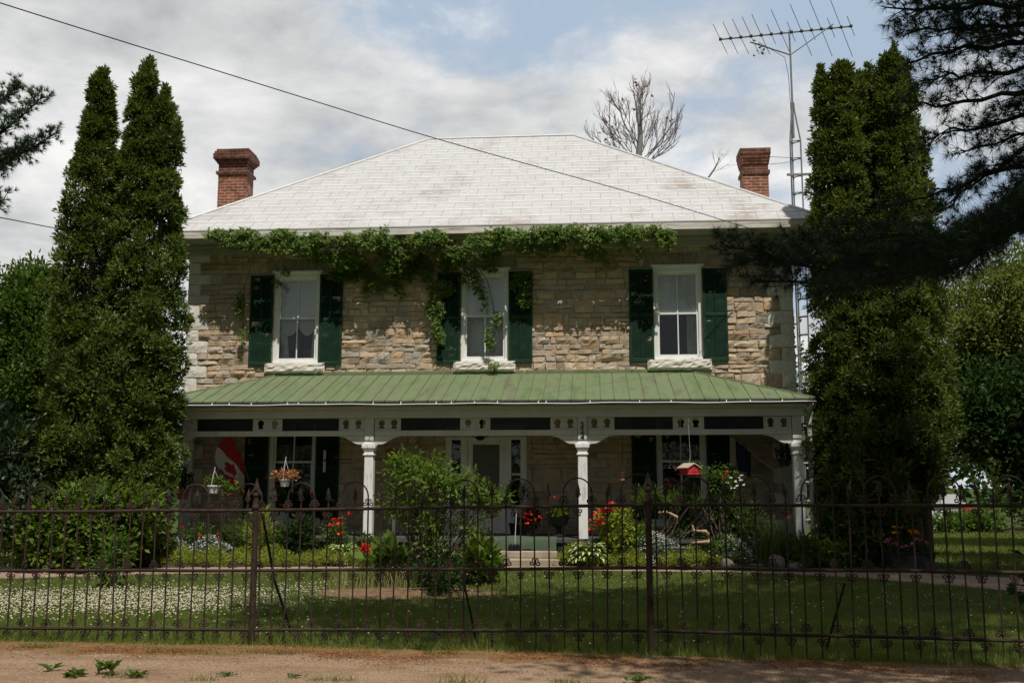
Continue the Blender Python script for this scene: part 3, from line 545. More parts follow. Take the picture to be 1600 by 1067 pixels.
def window(c, z0, z1, zm, upper, style):
    f = MB(); y0 = YF+.03
    ca = .085
    f.bbox(c-HW, c-HW+ca, y0, y0+.12, z0, z1-.13, .006); f.bbox(c+HW-ca, c+HW, y0, y0+.12, z0, z1-.13, .006)
    f.bbox(c-HW, c+HW, y0-.01, y0+.12, z1-.13, z1, .006); f.bbox(c-HW-.05, c+HW+.05, y0-.075, y0+.05, z1-.02, z1+.03, .006)
    f.bbox(c-HW+.004, c+HW-.004, y0-.04, y0+.118, z0-.008, z0+.045, .006)
    w = f.build('window', MAT['white'], house)
    gx0, gx1 = c-HW+ca, c+HW-ca
    def sash(a, b, y, bot, top):
        s = MB(); t = .04
        s.box(gx0, gx0+t, y, y+.04, a, b); s.box(gx1-t, gx1, y, y+.04, a, b)
        s.box(gx0+t, gx1-t, y, y+.04, a, a+bot); s.box(gx0+t, gx1-t, y, y+.04, b-top, b); s.box(c-.0125, c+.0125, y+.004, y+.036, a+bot, b-top)
        so = s.build('sash', MAT['white'], w); return (gx0+t, gx1-t, y+.02, a+bot, b-top)
    for (a, b, y, d, e) in (sash(zm-.02, z1-.13, y0+.075, .04, .05), sash(z0+.045, zm+.02, y0+.03, .075, .04)):
        g = MB()
        for p, q in ((a, c-.0125), (c+.0125, b)): g.add([(p, y, d), (q, y, d), (q, y, e), (p, y, e)], [(0, 1, 2, 3)])
        g.build('pane', MAT['glass'], w)
    yb = YF+.155
    if upper:
        n = 24; V = []
        for j in (0, 1):
            for i in range(n): V.append((gx0+(gx1-gx0)*i/(n-1), yb+.004*math.sin(i*1.3+c), (zm-.03 if j == 0 else z1-.1)))
        MB().add(V, [(i, i+1, n+i+1, n+i) for i in range(n-1)]).build('blind', MAT['blind'], w, True)
    def drape(x0, x1, za, zb, y, folds, amp, edge=None):
        n = 40; m = 12; V = []
        for j in range(m):
            t = j/(m-1)
            for i in range(n):
                s = i/(n-1); xa, xb = (x0, x1) if edge is None else edge(t)
                V.append((xa+(xb-xa)*s, y+amp*math.sin(s*folds*2*PI), za+(zb-za)*t))
        MB().add(V, [(j*n+i, j*n+i+1, (j+1)*n+i+1, (j+1)*n+i) for j in range(m-1) for i in range(n-1)]).build('curtain', MAT['lace'], w, True)
    if style == 'lace':
        k = MB()
        for sd in (-1, 1):      # swagged lace: two festoons and side tails
            n, m = 22, 8; V = []
            for i in range(n):
                s = i/(n-1); x = c + sd*(s*(gx1-gx0)/2)
                low = zm-.02-(.06+.30*math.sin(PI*min(1, s*.9+.08))**.8)
                for j in range(m):
                    t = j/(m-1); V.append((x, YF+.19+.02*math.sin(t*9+s*3), zm+.05+(low-zm-.05)*t))
            k.add(V, [(i*m+j, (i+1)*m+j, (i+1)*m+j+1, i*m+j+1) for i in range(n-1) for j in range(m-1)])
        k.build('curtain', MAT['lace'], w, True)
        for sd in (-1, 1): drape(0, 0, z0+.02, zm, YF+.205, 4, .012, lambda t, sd=sd: ((gx0 if sd < 0 else gx1), (gx0+.24-.08*t if sd < 0 else gx1-.16+.06*t)))
        MB().lathe([(.0, 0), (.16, .02), (.2, .16), (.12, .42), (0, .46)], (c+.1, YF+.7, z0-.05), 14).build('room_ornament', MAT['cloth'], w, True)
    if style == 'side':
        drape(c+.2, gx1, z0, zm+.03, YF+.23, 3, .014)
        MB().bbox(c-.28, c+.1, YF+.6, YF+.9, z0-.3, z0+.2, .03).build('room_ornament', MAT['cloth'], w)
        drape(gx0, gx0+.05, z0, zm+.03, YF+.23, 1, .01)
    if style == 'net':
        drape(gx0, gx1, z0-.02, zm+.03, YF+.34, 7, .012)
    return w
window(WC[0], *UPZ, 5.34, True, 'lace'); window(WC[1], *UPZ, 5.34, True, 'net'); window(WC[2], *UPZ, 5.34, True, 'side')
window(WC[0], *LOZ, 2.15, False, None); window(WC[2], *LOZ, 2.15, False, None)
def shutter(x0, x1, z0, z1, tilt):
    s = MB(); y0, y1 = YF-.075, YF-.035; t = .05; zm = (z0+z1)/2
    s.bbox(x0, x0+t, y0, y1, z0, z1, .005); s.bbox(x1-t, x1, y0, y1, z0, z1, .005)
    for a, b in ((z0, z0+.08), (zm-.035, zm+.035), (z1-.06, z1)): s.bbox(x0+t, x1-t, y0, y1, a, b, .005)
    for a, b in ((z0+.08, zm-.035), (zm+.035, z1-.06)):
        n = int((b-a)/.042)
        for i in range(n):
            z = a+(b-a)*(i+.5)/n; h = .024
            s.add([(x0+t, y0+.004, z-h), (x1-t, y0+.004, z-h), (x1-t, y1-.004, z+h), (x0+t, y1-.004, z+h), (x0+t, y0+.011, z-h), (x1-t, y0+.011, z-h), (x1-t, y1, z+h-.003), (x0+t, y1, z+h-.003)], [(0, 1, 2, 3), (5, 4, 7, 6), (0, 4, 5, 1)])
        s.box((x0+x1)/2-.008, (x0+x1)/2+.008, y0-.012, y0+.002, a+.02, b-.02)
    o = s.build('shutter', MAT['green'], house)
    h = MB()
    for z in (z0+.3, z1-.3): h.box(x0+.01, x0+.06, y1, YF+.0, z-.02, z+.02)
    h.build('shutter_hinge', MAT['black'], o)
for c in WC:
    for sd in (-1, 1):
        a, b = sorted((c+sd*(HW+.005), c+sd*(HW+.525))); shutter(a, b, 4.27, 6.30, 0)
        if c != WC[1]: shutter(a, b, .92, 3.1, 0)
def build_door():
    f = MB(); y = YF+.05
    for a, b in ((-3.2, -3.06), (-2.86, -2.72), (-1.90, -1.76), (-1.56, -1.42)): f.bbox(a, b, y, y+.13, .62, 2.66, .006)
    f.bbox(-3.2, -1.42, y-.01, y+.13, 2.66, 2.95, .008); f.bbox(-3.24, -1.38, y-.05, y+.10, 2.62, 2.68, .006); f.bbox(-3.2, -1.42, y-.12, y+.13, .5, .62, .006)
    for a, b in ((-3.06, -2.86), (-1.76, -1.56)): f.box(a, b, y+.02, y+.12, .62, 1.15); f.box(a, b, y+.03, y+.08, 1.86, 1.90)
    d = f.build('door_frame', MAT['white'], house)
    for a, b in ((-3.06, -2.86), (-1.76, -1.56)): MB().add([(a, y+.07, 1.15), (b, y+.07, 1.15), (b, y+.07, 2.66), (a, y+.07, 2.66)], [(0, 1, 2, 3)]).build('sidelight', MAT['glass'], d)
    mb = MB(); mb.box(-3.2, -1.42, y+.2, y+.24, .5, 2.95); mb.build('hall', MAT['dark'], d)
    l = MB(); a, b = -2.72, -1.90; y1 = y+.06
    l.bbox(a, a+.12, y1, y1+.05, .63, 2.655, .006); l.bbox(b-.12, b, y1, y1+.05, .63, 2.655, .006); l.bbox(a+.12, b-.12, y1, y1+.05, .63, 1.10, .006); l.bbox(a+.12, b-.12, y1, y1+.05, 2.52, 2.655, .006)
    l.bbox(a+.18, b-.18, y1-.008, y1+.01, .72, 1.03, .004)
    door = l.build('door', MAT['white'], house)
    MB().add([(a+.12, y1+.025, 1.1), (b-.12, y1+.025, 1.1), (b-.12, y1+.025, 2.52), (a+.12, y1+.025, 2.52)], [(0, 1, 2, 3)]).build('screen', surf('grey_screen', [(.10, .10, .095), (.14, .14, .13)], 3, .6), door)
    MB().tube([(b-.06, y1, 1.55), (b-.06, y1-.05, 1.55), (b-.06, y1-.06, 1.65), (b-.06, y1, 1.66)], .01).build('handle', MAT['black'], door)
build_door()
# eaves: frieze board, soffit, fascia
EX0, EX1, EY, EZ = -9.66, 4.93, 21.38, 7.20
def build_roof():
    fr = MB(); fr.bbox(XL-.03, XR+.03, YF-.06, YF, 6.80, 7.03, .01); fr.bbox(XL-.05, XR+.05, YF-.10, YF-.06, 6.95, 7.03, .01)
    fr.box(XL-.06, XL, YF+.002, YB, 6.80, 7.03); fr.box(XR, XR+.06, YF+.002, YB, 6.80, 7.03)
    fr.box(EX0+.02, EX1-.02, EY+.02, 2*26.82-EY, 7.03, 7.06); fr.build('frieze_board', MAT['frieze'], house)
    fa = MB(); YE = 2*26.82-EY
    fa.bbox(EX0, EX1, EY, EY+.028, 7.015, 7.18, .004); fa.bbox(EX0, EX0+.028, EY+.03, YE, 7.015, 7.18, .004); fa.bbox(EX1-.028, EX1, EY+.03, YE, 7.015, 7.18, .004)
    fa.box(EX0, EX1, YE-.03, YE, 7.015, 7.18)
    fa.build('fascia', MAT['fascia'], house)
    # hip roof
    RX0, RX1, RY, RZ = -4.40, -.42, 26.82, 11.06; o = .008
    x0, x1, y0, y1 = EX0-o, EX1+o, EY-o, YE+o
    mb = MB(); V = [(x0, y0, EZ), (x1, y0, EZ), (x1, y1, EZ), (x0, y1, EZ), (RX0, RY, RZ), (RX1, RY, RZ)]
    mb.add(V + [(x, y, z-.025) for x, y, z in V[:4]], [(0, 1, 5, 4), (1, 2, 5), (2, 3, 4, 5), (3, 0, 4), (0, 6, 7, 1), (1, 7, 8, 2), (2, 8, 9, 3), (3, 9, 6, 0), (6, 9, 8, 7)])
    roof = mb.build('roof', MAT['roof'], house)
    lip, seam, dash = MB(), MB(), MB(); n = 14; rg = np.random.default_rng(9)
    def slope(P0, P1, Q0, Q1):
        """courses of pressed sheet tiles between eave P0-P1 and top Q0-Q1"""
        P0, P1, Q0, Q1 = map(np.array, (P0, P1, Q0, Q1)); up = norm((Q0+Q1)/2-(P0+P1)/2); nx = norm(P1-P0); up = norm(up-nx*(up@nx)); nn = np.cross(nx, up)
        H = (Q0-P0) @ up
        def strip(mb, u0, u1, v, w, h, E0):
            a, b = P0+nx*u0+up*v, P0+nx*u1+up*v
            pr = [(0, .001), (0, h), (w, h*.9), (w*1.6, .001)]
            V = [p + up*q + nn*r for p in (a, b) for q, r in pr]
            mb.add(V, [(0, 1, 5, 4), (1, 2, 6, 5), (2, 3, 7, 6), (3, 2, 1, 0), (4, 5, 6, 7)])
        for k in range(n):
            v = H*k/n; t = k/n
            a = ((Q0-P0) @ nx)*t; b = (P1-P0) @ nx + ((Q1-P1) @ nx)*t
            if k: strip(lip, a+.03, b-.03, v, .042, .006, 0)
            u = -(.22 if k % 2 else 0) + math.floor(a/.44)*.44
            t2 = (k+.93)/n; a2 = ((Q0-P0) @ nx)*t2; b2 = (P1-P0) @ nx + ((Q1-P1) @ nx)*t2
            while u < b:
                if a2+.02 < u < b2-.02:
                    c = P0+nx*u+up*(v+.04); d = c+up*(H/n-.06); s = nx*.004
                    seam.add([c-s+nn*.001, c+s+nn*.001, d+s+nn*.001, d-s+nn*.001, c+nn*.006, d+nn*.006], [(0, 4, 5, 3), (4, 1, 2, 5)])
                vm = v+H/n*.5
                for dd in (.12,) if rg.random() < .35 else (.06, .27):
                    L = .13 if dd < .2 else .16
                    if a2+.05 < u+dd and u+dd+L < b2-.05: strip(dash, u+dd, u+dd+L, vm + rg.normal(0, .006), .034, .005, 0)
                u += .44
    slope(V[0], V[1], V[4], V[5]); slope(V[1], V[2], V[5], V[5]); slope(V[3], V[0], V[4], V[4])
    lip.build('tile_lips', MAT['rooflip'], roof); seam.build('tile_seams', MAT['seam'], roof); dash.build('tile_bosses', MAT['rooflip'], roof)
    cap = MB()
    for p, q in ((V[0], V[4]), (V[1], V[5]), (V[4], V[5]), (V[2], V[5]), (V[3], V[4])):
        cap.tube([np.array(p)+(0, 0, .005), np.array(q)+(0, 0, .012)], .035, 6)
    cap.build('ridge_cap', MAT['rooflip'], roof)
    # chimneys
    def chimney(x0, x1, y0, y1, zt, m, capm, kind):
        b = MB(); b.box(x0, x1, y0, y1, 7.4, zt-.62)
        o = b.build('chimney', m, house)
        c = MB(); z = zt-.62
        if kind == 0:
            for d, h in ((.05, .07), (.0, .20), (.035, .05), (.07, .05), (.11, .14), (.085, .06), (.05, .06)):
                c.box(x0-d, x1+d, y0-d, y1+d, z, z+h); z += h + .0005
            c.box(x0-.02, x1-.06, y0-.02, y1+.02, z, zt)
        else:
            for d, h in ((.035, .09), (.0, .15), (.022, .07), (.034, .07), (.048, .09), (.062, .15)):
                c.box(x0-d, x1+d, y0-d, y1+d, z, z+h-.001); z += h
        c.build('chimney_cap', capm, o)
        MB().box(x0+.12, x1-.12, y0+.1, y1-.1, zt-.05, zt+.004).build('flue', MAT['black'], o)
    chimney(-9.22, -8.50, 24.0, 24.52, 9.93, MAT['brick'], MAT['brickdark'], 0)
    chimney(3.64, 4.24, 24.0, 24.52, 9.62, MAT['brick'], MAT['brickdark'], 1)
build_roof()
# ------------------------------------------------------------------ porch (part of the house)
PX0, PX1, PY, PZ = -9.03, 4.22, 19.84, 3.29
COLX = (-8.62, -4.44, -.205, 3.93); CY = 20.25
def build_porch():
    tx0, tx1, tz = -6.92, 2.12, 4.06
    V = [(PX0, PY, PZ), (PX1, PY, PZ), (tx1, YF+.02, tz), (tx0, YF+.02, tz), (PX1, YF+.02, PZ), (PX0, YF+.02, PZ)]
    mb = MB(); mb.add(V + [(x, y, z-.02) for x, y, z in V], [(0, 1, 2, 3), (1, 4, 2), (5, 0, 3), (0, 6, 7, 1), (1, 7, 10, 4), (5, 11, 6, 0), (6, 11, 10, 7)])
    pr = mb.build('porch_roof', MAT['porchroof'], house)
    rb = MB(); rg = np.random.default_rng(4)
    nn = norm(np.cross(np.array([1., 0, 0]), np.array([0, YF-PY, tz-PZ])))
    x = PX0+.12
    while x < PX1-.05:
        t = 1.0
        if x < tx0: t = (x-PX0)/(tx0-PX0)
        if x > tx1: t = (PX1-x)/(PX1-tx1)
        lean = .0
        a = np.array([x, PY-.025, PZ-.009]); b = np.array([x+lean, PY+(YF-PY)*t, PZ+(tz-PZ)*t]); s = np.array([.008, 0, 0])
        if t > .04: rb.add([a-s+nn*.001, a+s+nn*.001, b+s+nn*.001, b-s+nn*.001, a-s*.5+nn*.013, a+s*.5+nn*.013, b+s*.5+nn*.013, b-s*.5+nn*.013], [(0, 4, 7, 3), (4, 5, 6, 7), (5, 1, 2, 6), (0, 1, 5, 4)])
        x += .285 + rg.normal(0, .012)
    for sx, ex, tx in ((1, PX1, tx1), (-1, PX0, tx0)):
        y = PY+.25
        while y < YF-.1:
            t = (y-PY)/(YF-PY); a = np.array([ex, y, PZ]); b = np.array([ex+(tx-ex)*t, y, PZ+(tz-PZ)*t]); s = np.array([0, .014, 0]); m = np.array([sx*.33, 0, .94])
            rb.add([a-s+m*.001, a+s+m*.001, b+s+m*.001, b-s+m*.001, a+m*.02, b+m*.02], [(0, 4, 5, 3), (4, 1, 2, 5)]); y += .305
    rb.build('roof_seams', MAT['rib'], pr)
    fl = MB()
    for p, q in ((V[0], V[3]), (V[1], V[2])): fl.tube([np.array(p)+(0, 0, .004), np.array(q)+(0, 0, .006)], .022, 6)
    fl.box(tx0-.05, tx1+.05, YF-.05, YF-.002, tz-.02, tz+.05)
    fl.build('flashing', MAT['porchroof'], pr)
    # gutter: trough back coloured dark for its shadow, with a thin white lip on hangers
    g = MB(); g.box(PX0+.02, PX1-.02, PY+.02, PY+.06, PZ-.10, PZ-.021); g.box(PX0+.04, PX1-.04, PY-.005, PY+.02, PZ-.055, PZ-.022)
    gu = g.build('gutter', MAT['gutter'], house)
    w = MB(); P = [(x, PY-.04, PZ-.078+.006*math.sin(x*2.1)+.004*math.sin(x*5)) for x in np.linspace(PX0+.02, PX1+.02, 60)]
    w.tube(P, .011, 6); 
    for x in (-8.2, -7.55, -7.2, -6.75, -6.02, -5.8, -5.25, -4.3, -3.75, -3.05, -2.75, -2.3, -1.85, -1.05, -.9, -.05, .9, 1.5, 2.55, 3.0, 3.6):
        w.tube([(x, PY-.04, PZ-.078), (x+.008, PY-.02, PZ-.03)], .009, 5)
    w.build('gutter_lip', MAT['white'], gu)
    MB().tube([(PX1-.05, PY+.1, PZ-.1), (PX1-.02, CY+.1, PZ-.3), (PX1-.02, CY+.12, .5), (PX1+.1, CY-.05, .25)], .045, 10).build('downpipe', MAT['porchpaint'], gu)
    # entablature
    b = MB(); b.bbox(COLX[0]-.14, COLX[3]+.14, CY-.11, CY+.11, 2.97, 3.13, .008); b.bbox(COLX[0]-.2, COLX[3]+.2, CY-.2, CY+.12, 3.131, 3.21, .012); b.box(COLX[0]-.3, COLX[3]+.22, PY+.065, CY+.15, 3.211, 3.24)
    b.box(COLX[0]-.14, COLX[0]+.14, CY+.112, YF-.06, 2.97, 3.2); b.box(COLX[3]-.14, COLX[3]+.14, CY+.112, YF-.06, 2.97, 3.2)
    b.box(COLX[0]-.3, COLX[3]+.2, CY+.152, YF-.02, 3.2, 3.22)
    b.build('porch_beam', MAT['porchpaint'], house)
    # columns
    for i, x in enumerate(COLX):
        h = .092; zb = .45; zc = 2.50
        c = MB(); c.bbox(x-h, x+h, CY-h, CY+h, zb, zc-.17, .012); c.bbox(x-h-.045, x+h+.045, CY-h-.045, CY+h+.045, zb-.02, zb+.16, .012)
        col = c.build('porch_column', MAT['oldwhite'], house)
        k = MB(); prof = [(h+.004, zc-.27), (h+.022, zc-.265), (h+.022, zc-.245), (h+.002, zc-.235), (h+.002, zc-.20), (h+.03, zc-.13), (h+.042, zc-.125), (h+.042, zc-.075), (h+.038, zc-.07), (h+.038, zc-.045), (h+.002, zc-.03), (h+.001, zc+.02)]
        V = [(x+a*r, CY+q*r, z) for r, z in prof for a, q in ((-1, -1), (1, -1), (1, 1), (-1, 1))]; n = len(prof)
        k.add(V, [(j*4+m, j*4+(m+1) % 4, (j+1)*4+(m+1) % 4, (j+1)*4+m) for j in range(n-1) for m in range(4)] + [(3, 2, 1, 0), (4*n-4, 4*n-3, 4*n-2, 4*n-1)]); k.build('capital', MAT['oldwhite'], col)
        p = MB(); p.bbox(x-.088, x+.088, CY-.09, CY+.09, zc+.02, 2.969, .006); p.build('post_block', MAT['porchpaint'], col)
        if i == 2:
            for j, ch in enumerate('224'):
                cu = bpy.data.curves.new('tmp', 'FONT'); cu.body = ch; cu.size = .15; cu.extrude = .003; cu.offset = .004; cu.align_x = 'CENTER'
                curve_to_mesh(cu, MAT['black'], 'house_number', col, CY-.094, (x, 2.765-.122*j))
    # half columns on the wall at the porch ends
    for x in (-8.86, 4.08):
        c = MB(); c.bbox(x-.12, x+.12, YF-.16, YF-.03, .62, 2.4, .01); c.bbox(x-.16, x+.16, YF-.2, YF-.03, 2.4, 2.55, .012); c.bbox(x-.12, x+.12, YF-.16, YF-.03, 2.55, 2.97, .01); c.build('wall_post', MAT['porchpaint'], house)
    # frieze: keyhole boards and dark lattice between the posts, with curved brackets under a rail
    def keyhole(cx, cz):
        r = .066; pts = []
        for k in range(25):
            t = -PI/2 + .62 + (2*PI-1.24)*k/24; pts.append((cx+r*math.cos(t), cz+.028+r*math.sin(t)))
        return pts + [(cx-.048, cz-.055), (cx-.062, cz-.085), (cx+.062, cz-.085), (cx+.048, cz-.055)]
    for s in range(3):
        a, b = COLX[s]+.096, COLX[s+1]-.096; m = (a+b)/2; z0, z1 = 2.722, 2.968
        r = MB(); r.bbox(a, b, CY-.05, CY+.05, 2.615, 2.72, .006); rail = r.build('frieze_rail', MAT['porchpaint'], house)
        fz = z0+.012, z1-.004
        for p, q in ((a+.002, a+.53), (m-.30, m+.30), (b-.53, b-.002)):
            w = (q-p)/2; cz = (z0+z1)/2
            hs = [keyhole(p+w*.52, cz), keyhole(q-w*.52, cz)]
            for hx in (p+.05, (p+q)/2-.05, (p+q)/2+.05, q-.05):
                for hz in (z0+.06, z1-.05):
                    hs.append([(hx+.008*math.cos(u), hz+.008*math.sin(u)) for u in np.linspace(0, 2*PI, 8, endpoint=False)])
            cut_panel([(p, z0), (q, z0), (q, z1-.002), (p, z1-.002)], hs, .03, CY-.03, MAT['porchpaint'], 'keyhole_board', rail)
            t = MB(); t.box((p+q)/2-.012, (p+q)/2+.012, CY-.04, CY-.031, z0, z1-.004); t.box(p, p+.025, CY-.042, CY-.031, z0, z1-.004); t.box(q-.025, q, CY-.042, CY-.031, z0, z1-.004); t.build('battens', MAT['porchpaint'], rail)
        for p, q in ((a+.53, m-.30), (m+.30, b-.53)):
            l = MB(); n = 46
            for k in range(n): x = p+(q-p)*(k+.5)/n; l.box(x-.010, x+.010, CY-.012, CY+.0, z0+.004, z1-.006)
            for k in range(7): z = z0+(z1-z0)*(k+.5)/7; l.box(p, q, CY+.001, CY+.012, z-.010, z+.010)
            l.build('lattice', MAT['darkgreen'], rail)
        for sd, x in ((1, a), (-1, b)):
            zt, zb, L = 2.612, 2.40, .52; arc = [(x, zt), (x+sd*L, zt), (x+sd*L, zt-.012), (x+sd*(L-.05), zt-.014)]
            for k in range(1, 13):
                t = k/12; arc.append((x+sd*((L-.05)*(1-t)+.13*t), zt-.014-.15*(.75*t*t*(3-2*t)+.25*t)))
            arc += [(x+sd*.075, zt-.162), (x+sd*.03, zb), (x, zb)]
            if sd > 0: arc = arc[::-1]
            MB().prism(arc[::-1] if sd > 0 else arc[::-1], CY-.035, CY+.035).build('bracket', MAT['porchpaint'], rail)
    # floor, skirt, steps
    f = MB(); f.box(PX0+.15, PX1-.1, 20.02, YF-.001, .55, .62); f.build('porch_floor', MAT['floorboards'], house)
    k = MB(); k.box(PX0+.2, -3.0, 20.06, 20.10, .05, .549); k.box(-.7, PX1-.15, 20.06, 20.10, .05, .549); k.box(PX0+.2, PX0+.24, 20.1, YF, .05, .549); k.box(PX1-.19, PX1-.15, 20.1, YF, .05, .549); k.build('porch_skirt', MAT['darkgreen'], house)
    s = MB(); s.bbox(-3.15, -.65, 19.5, 19.98, .05, .27, .02); s.bbox(-3.1, -.7, 19.78, 20.02, .272, .40, .015); s.build('porch_step', MAT['step'], house)
    # green runner hanging over the porch edge
    n = 40; V = []
    prof = [(20.9, .632), (20.3, .633), (20.02, .632), (19.975, .60), (19.965, .5), (19.95, .42)]
    for j, (y, z) in enumerate(prof):
        for i in range(n):
            x = -3.0+2.28*i/(n-1); V.append((x, y-(.02*abs(math.sin(x*5)) if j > 3 else 0), z+.012*math.sin(x*7+j) - (.035*math.sin(x*3)**2+.02*math.sin(x*11) if j == 5 else 0)))
    mb = MB().add(V, [(j*n+i, (j+1)*n+i, (j+1)*n+i+1, j*n+i+1) for j in range(len(prof)-1) for i in range(n-1)])
    mb.build('carpet_runner', MAT['carpet'], None, True)
    props(bpy.data.objects['carpet_runner'], 'faded green carpet runner draped over the front edge of the porch', 'carpet')
build_porch()

# ------------------------------------------------------------------ iron fence
def build_fence():
    PT = np.array([(-9.25, 10.82), (-6.392, 10.74), (-3.534, 10.648), (.54, 10.341), (3.981, 9.963), (6.6, 9.62)])
    RZ = np.array([(1.335, .715, .12), (1.341, .719, .123), (1.362, .743, .145), (1.429, .82, .221), (1.431, .825, .214), (1.43, .82, .21)])
    seg = np.r_[0, np.cumsum(np.linalg.norm(np.diff(PT, axis=0), axis=1))]
    def P(s): return np.array([np.interp(s, seg, PT[:, 0]), np.interp(s, seg, PT[:, 1])])
    def Z(s): return [float(np.interp(s, seg, RZ[:, k])) for k in range(3)]
    root = thing('iron_fence', 'rusty wrought iron fence with hoops and spearheads along the sidewalk', 'fence', (PT[2][0], PT[2][1], 0))
    # rails, one per bay and height
    for k, r in ((0, .017), (1, .017), (2, .017)):
        for i in range(len(PT)-1):
            mb = MB(); pts = []
            for t in np.linspace(0, 1, 9):
                p = PT[i]*(1-t)+PT[i+1]*t; z = RZ[i][k]*(1-t)+RZ[i+1][k]*t
                pts.append((p[0], p[1], z + .004*math.sin(t*9+i*2+k)*math.sin(PI*t)))
            mb.tube(pts, r, 8); mb.build('rail', MAT['iron'], root)
    # posts
    for i in (2, 3):
        x, y = PT[i]; zt = (1.708, 1.771)[i-2]; mb = MB(); y -= .0
        mb.lathe([(.034, -.1), (.034, .3), (.031, zt-.33), (.044, zt-.325), (.044, zt-.30), (.030, zt-.29), (.028, zt-.20)], (x, y, 0), 12)
        o = mb.build('post', MAT['iron'], root, False)
        mb = MB().lathe([(.028, zt-.20), (.040, zt-.195), (.040, zt-.18), (.022, zt-.165), (.036, zt-.13), (.026, zt-.09), (.008, zt-.03), (.0, zt)], (x, y, 0), 12)
        for k in range(4):
            t = PI/4+k*PI/2; d = np.array([math.cos(t), math.sin(t), 0]); c = np.array([x, y, zt-.15])
            mb.tube([c+d*.02+(0, 0, .03), c+d*.05+(0, 0, -.01), c+d*.07+(0, 0, -.035)], [.012, .010, .003], 5)
        mb.build('finial', MAT['iron'], o)
        top = np.array([x+.05, y+.06, 1.33]); mb = MB().tube([top, np.array([x+.13, y+.30, .62]), np.array([x+.22, y+.72, -.02])], .014, 6); 
        if i == 2: mb.build('brace', MAT['darkiron'], root)
    for s, l in ((1.05+seg[0]+1.2, .12), (seg[2]+2.25, .1), (seg[3]+1.8, -.12)):
        p = P(s); MB().tube([(p[0]-l*.4, p[1]+.05, .70), (p[0]+l*.2, p[1]+.28, .30), (p[0]+l*.5, p[1]+.5, 0)], .013, 6).build('brace', MAT['darkiron'], root)
    # template ornaments (built around the origin, x along the fence)
    def scroll(up):
        mb = MB(); sg = 1 if up else -1; RNG.random()
        for sd in (-1, 1):
            pts = []
            for k in range(12):        # lower curl lying along the rail
                t = k/11; a = -PI/2 + t*1.45*PI; r = .020*(1-.35*t); pts.append((sd*(.040+r*math.cos(a)), 0, sg*(.040+r*math.sin(a))))
            mb.tube([(sd*.004, 0, sg*.052), (sd*.022, 0, sg*.024)] + pts, [.008]*(len(pts)+1) + [.006], 5)
            pts = []
            for k in range(8):         # upper curl turning outward
                t = k/7; a = PI - t*1.5*PI; r = .014; pts.append((sd*(.022+r*math.cos(a)), 0, sg*(.082+r*math.sin(a))))
            mb.tube([(sd*.003, 0, sg*.05), (sd*.006, 0, sg*.068)] + pts, .0075, 5)
        mb.box(-.014, .014, -.012, .012, min(sg*.046, sg*.062), max(sg*.046, sg*.062))
        return mb
    def spear():
        mb = MB().lathe([(.010, 0), (.018, .004), (.018, .016), (.011, .022), (.016, .045), (.024, .072), (.018, .10), (.007, .14), (0, .155)], (0, 0, 0), 8)
        for k in range(4):
            t = PI/4+k*PI/2; d = np.array([math.cos(t), math.sin(t), 0])
            mb.tube([d*.012+(0, 0, .06), d*.026+(0, 0, .035), d*.036+(0, 0, .015)], [.008, .007, .002], 4)
        return mb
    tu, td, ts = scroll(True), scroll(False), spear()
    ang = []
    def tmesh(mb, name): 
        me = bpy.data.meshes.new(name); me.from_pydata(mb.v, [], mb.f); me.materials.append(MAT['iron']); return me
    mu, md, msp = tmesh(tu, 'scroll'), tmesh(td, 'scroll'), tmesh(ts, 'spearhead')
    org = ORG[root.name][0]
    def orn(me, name, p, z, a, par):
        o = bpy.data.objects.new(name, me); COL.objects.link(o); o.parent = par
        o.location = (p[0]-org[0], p[1]-org[1], z-org[2]); o.rotation_euler = (RNG.normal()*.08, RNG.normal()*.06, a + RNG.normal()*.25); o.scale = (.84, .84, .84) if name == 'scroll' else (.95, .95, .92); return o
    sp = .1445; n = int(seg[-1]/sp); s0 = seg[2] % sp + sp*.42 
    legs = []; hoopl = []
    first = int(round((seg[1]-.35)/sp)); last = int(round((seg[4]+.35)/sp)); first -= first % 4
    for k in range(first, last+1):
        s = s0+k*sp
        if min(abs(s-seg[2]), abs(s-seg[3])) < .035: s += .05
        p = P(s); q = P(s+.05)-P(s-.05); a = math.atan2(q[1], q[0]); zt, zm, zb = Z(s); lean = RNG.normal()*.006
        kind = k % 4                              # 0 spear, 1 hoop leg, 2 spear inside the hoop, 3 hoop leg
        top = zt+.085 if kind in (0, 2) else zt+.03
        mb = MB().tube([(p[0]-lean, p[1], -.03), (p[0], p[1], zm), (p[0]+lean, p[1], top)], .0085, 6)
        pk = mb.build('picket', MAT['iron'], root)
        if kind in (0, 2):
            orn(msp, 'spearhead', p+(lean, 0), top, a, pk)
            for z in (zt-.018, zm-.018, zb-.018): orn(md, 'scroll', p, z, a, pk)
        else:
            for z in (zt+.016, zm+.016, zb+.016): orn(mu, 'scroll', p, z, a, pk)
            legs.append((k, p, zt))
    for (k, p, z), (k2, p2, z2) in zip(legs[:-1], legs[1:]):
        if k % 4 == 1 and k2 == k+2:
            c = (p+p2)/2; zc = (z+z2)/2; h = (p2-p)/2; r = np.linalg.norm(h); d = h/r; pts = [(*p, z+.01)]
            for t in np.linspace(PI, 0, 17): pts.append((c[0]+d[0]*r*math.cos(t), c[1]+d[1]*r*math.cos(t), zc+.12+r*1.08*math.sin(t)))
            pts.append((*p2, z2+.01)); MB().tube(pts, .008, 6).build('hoop', MAT['iron'], root)
build_fence()

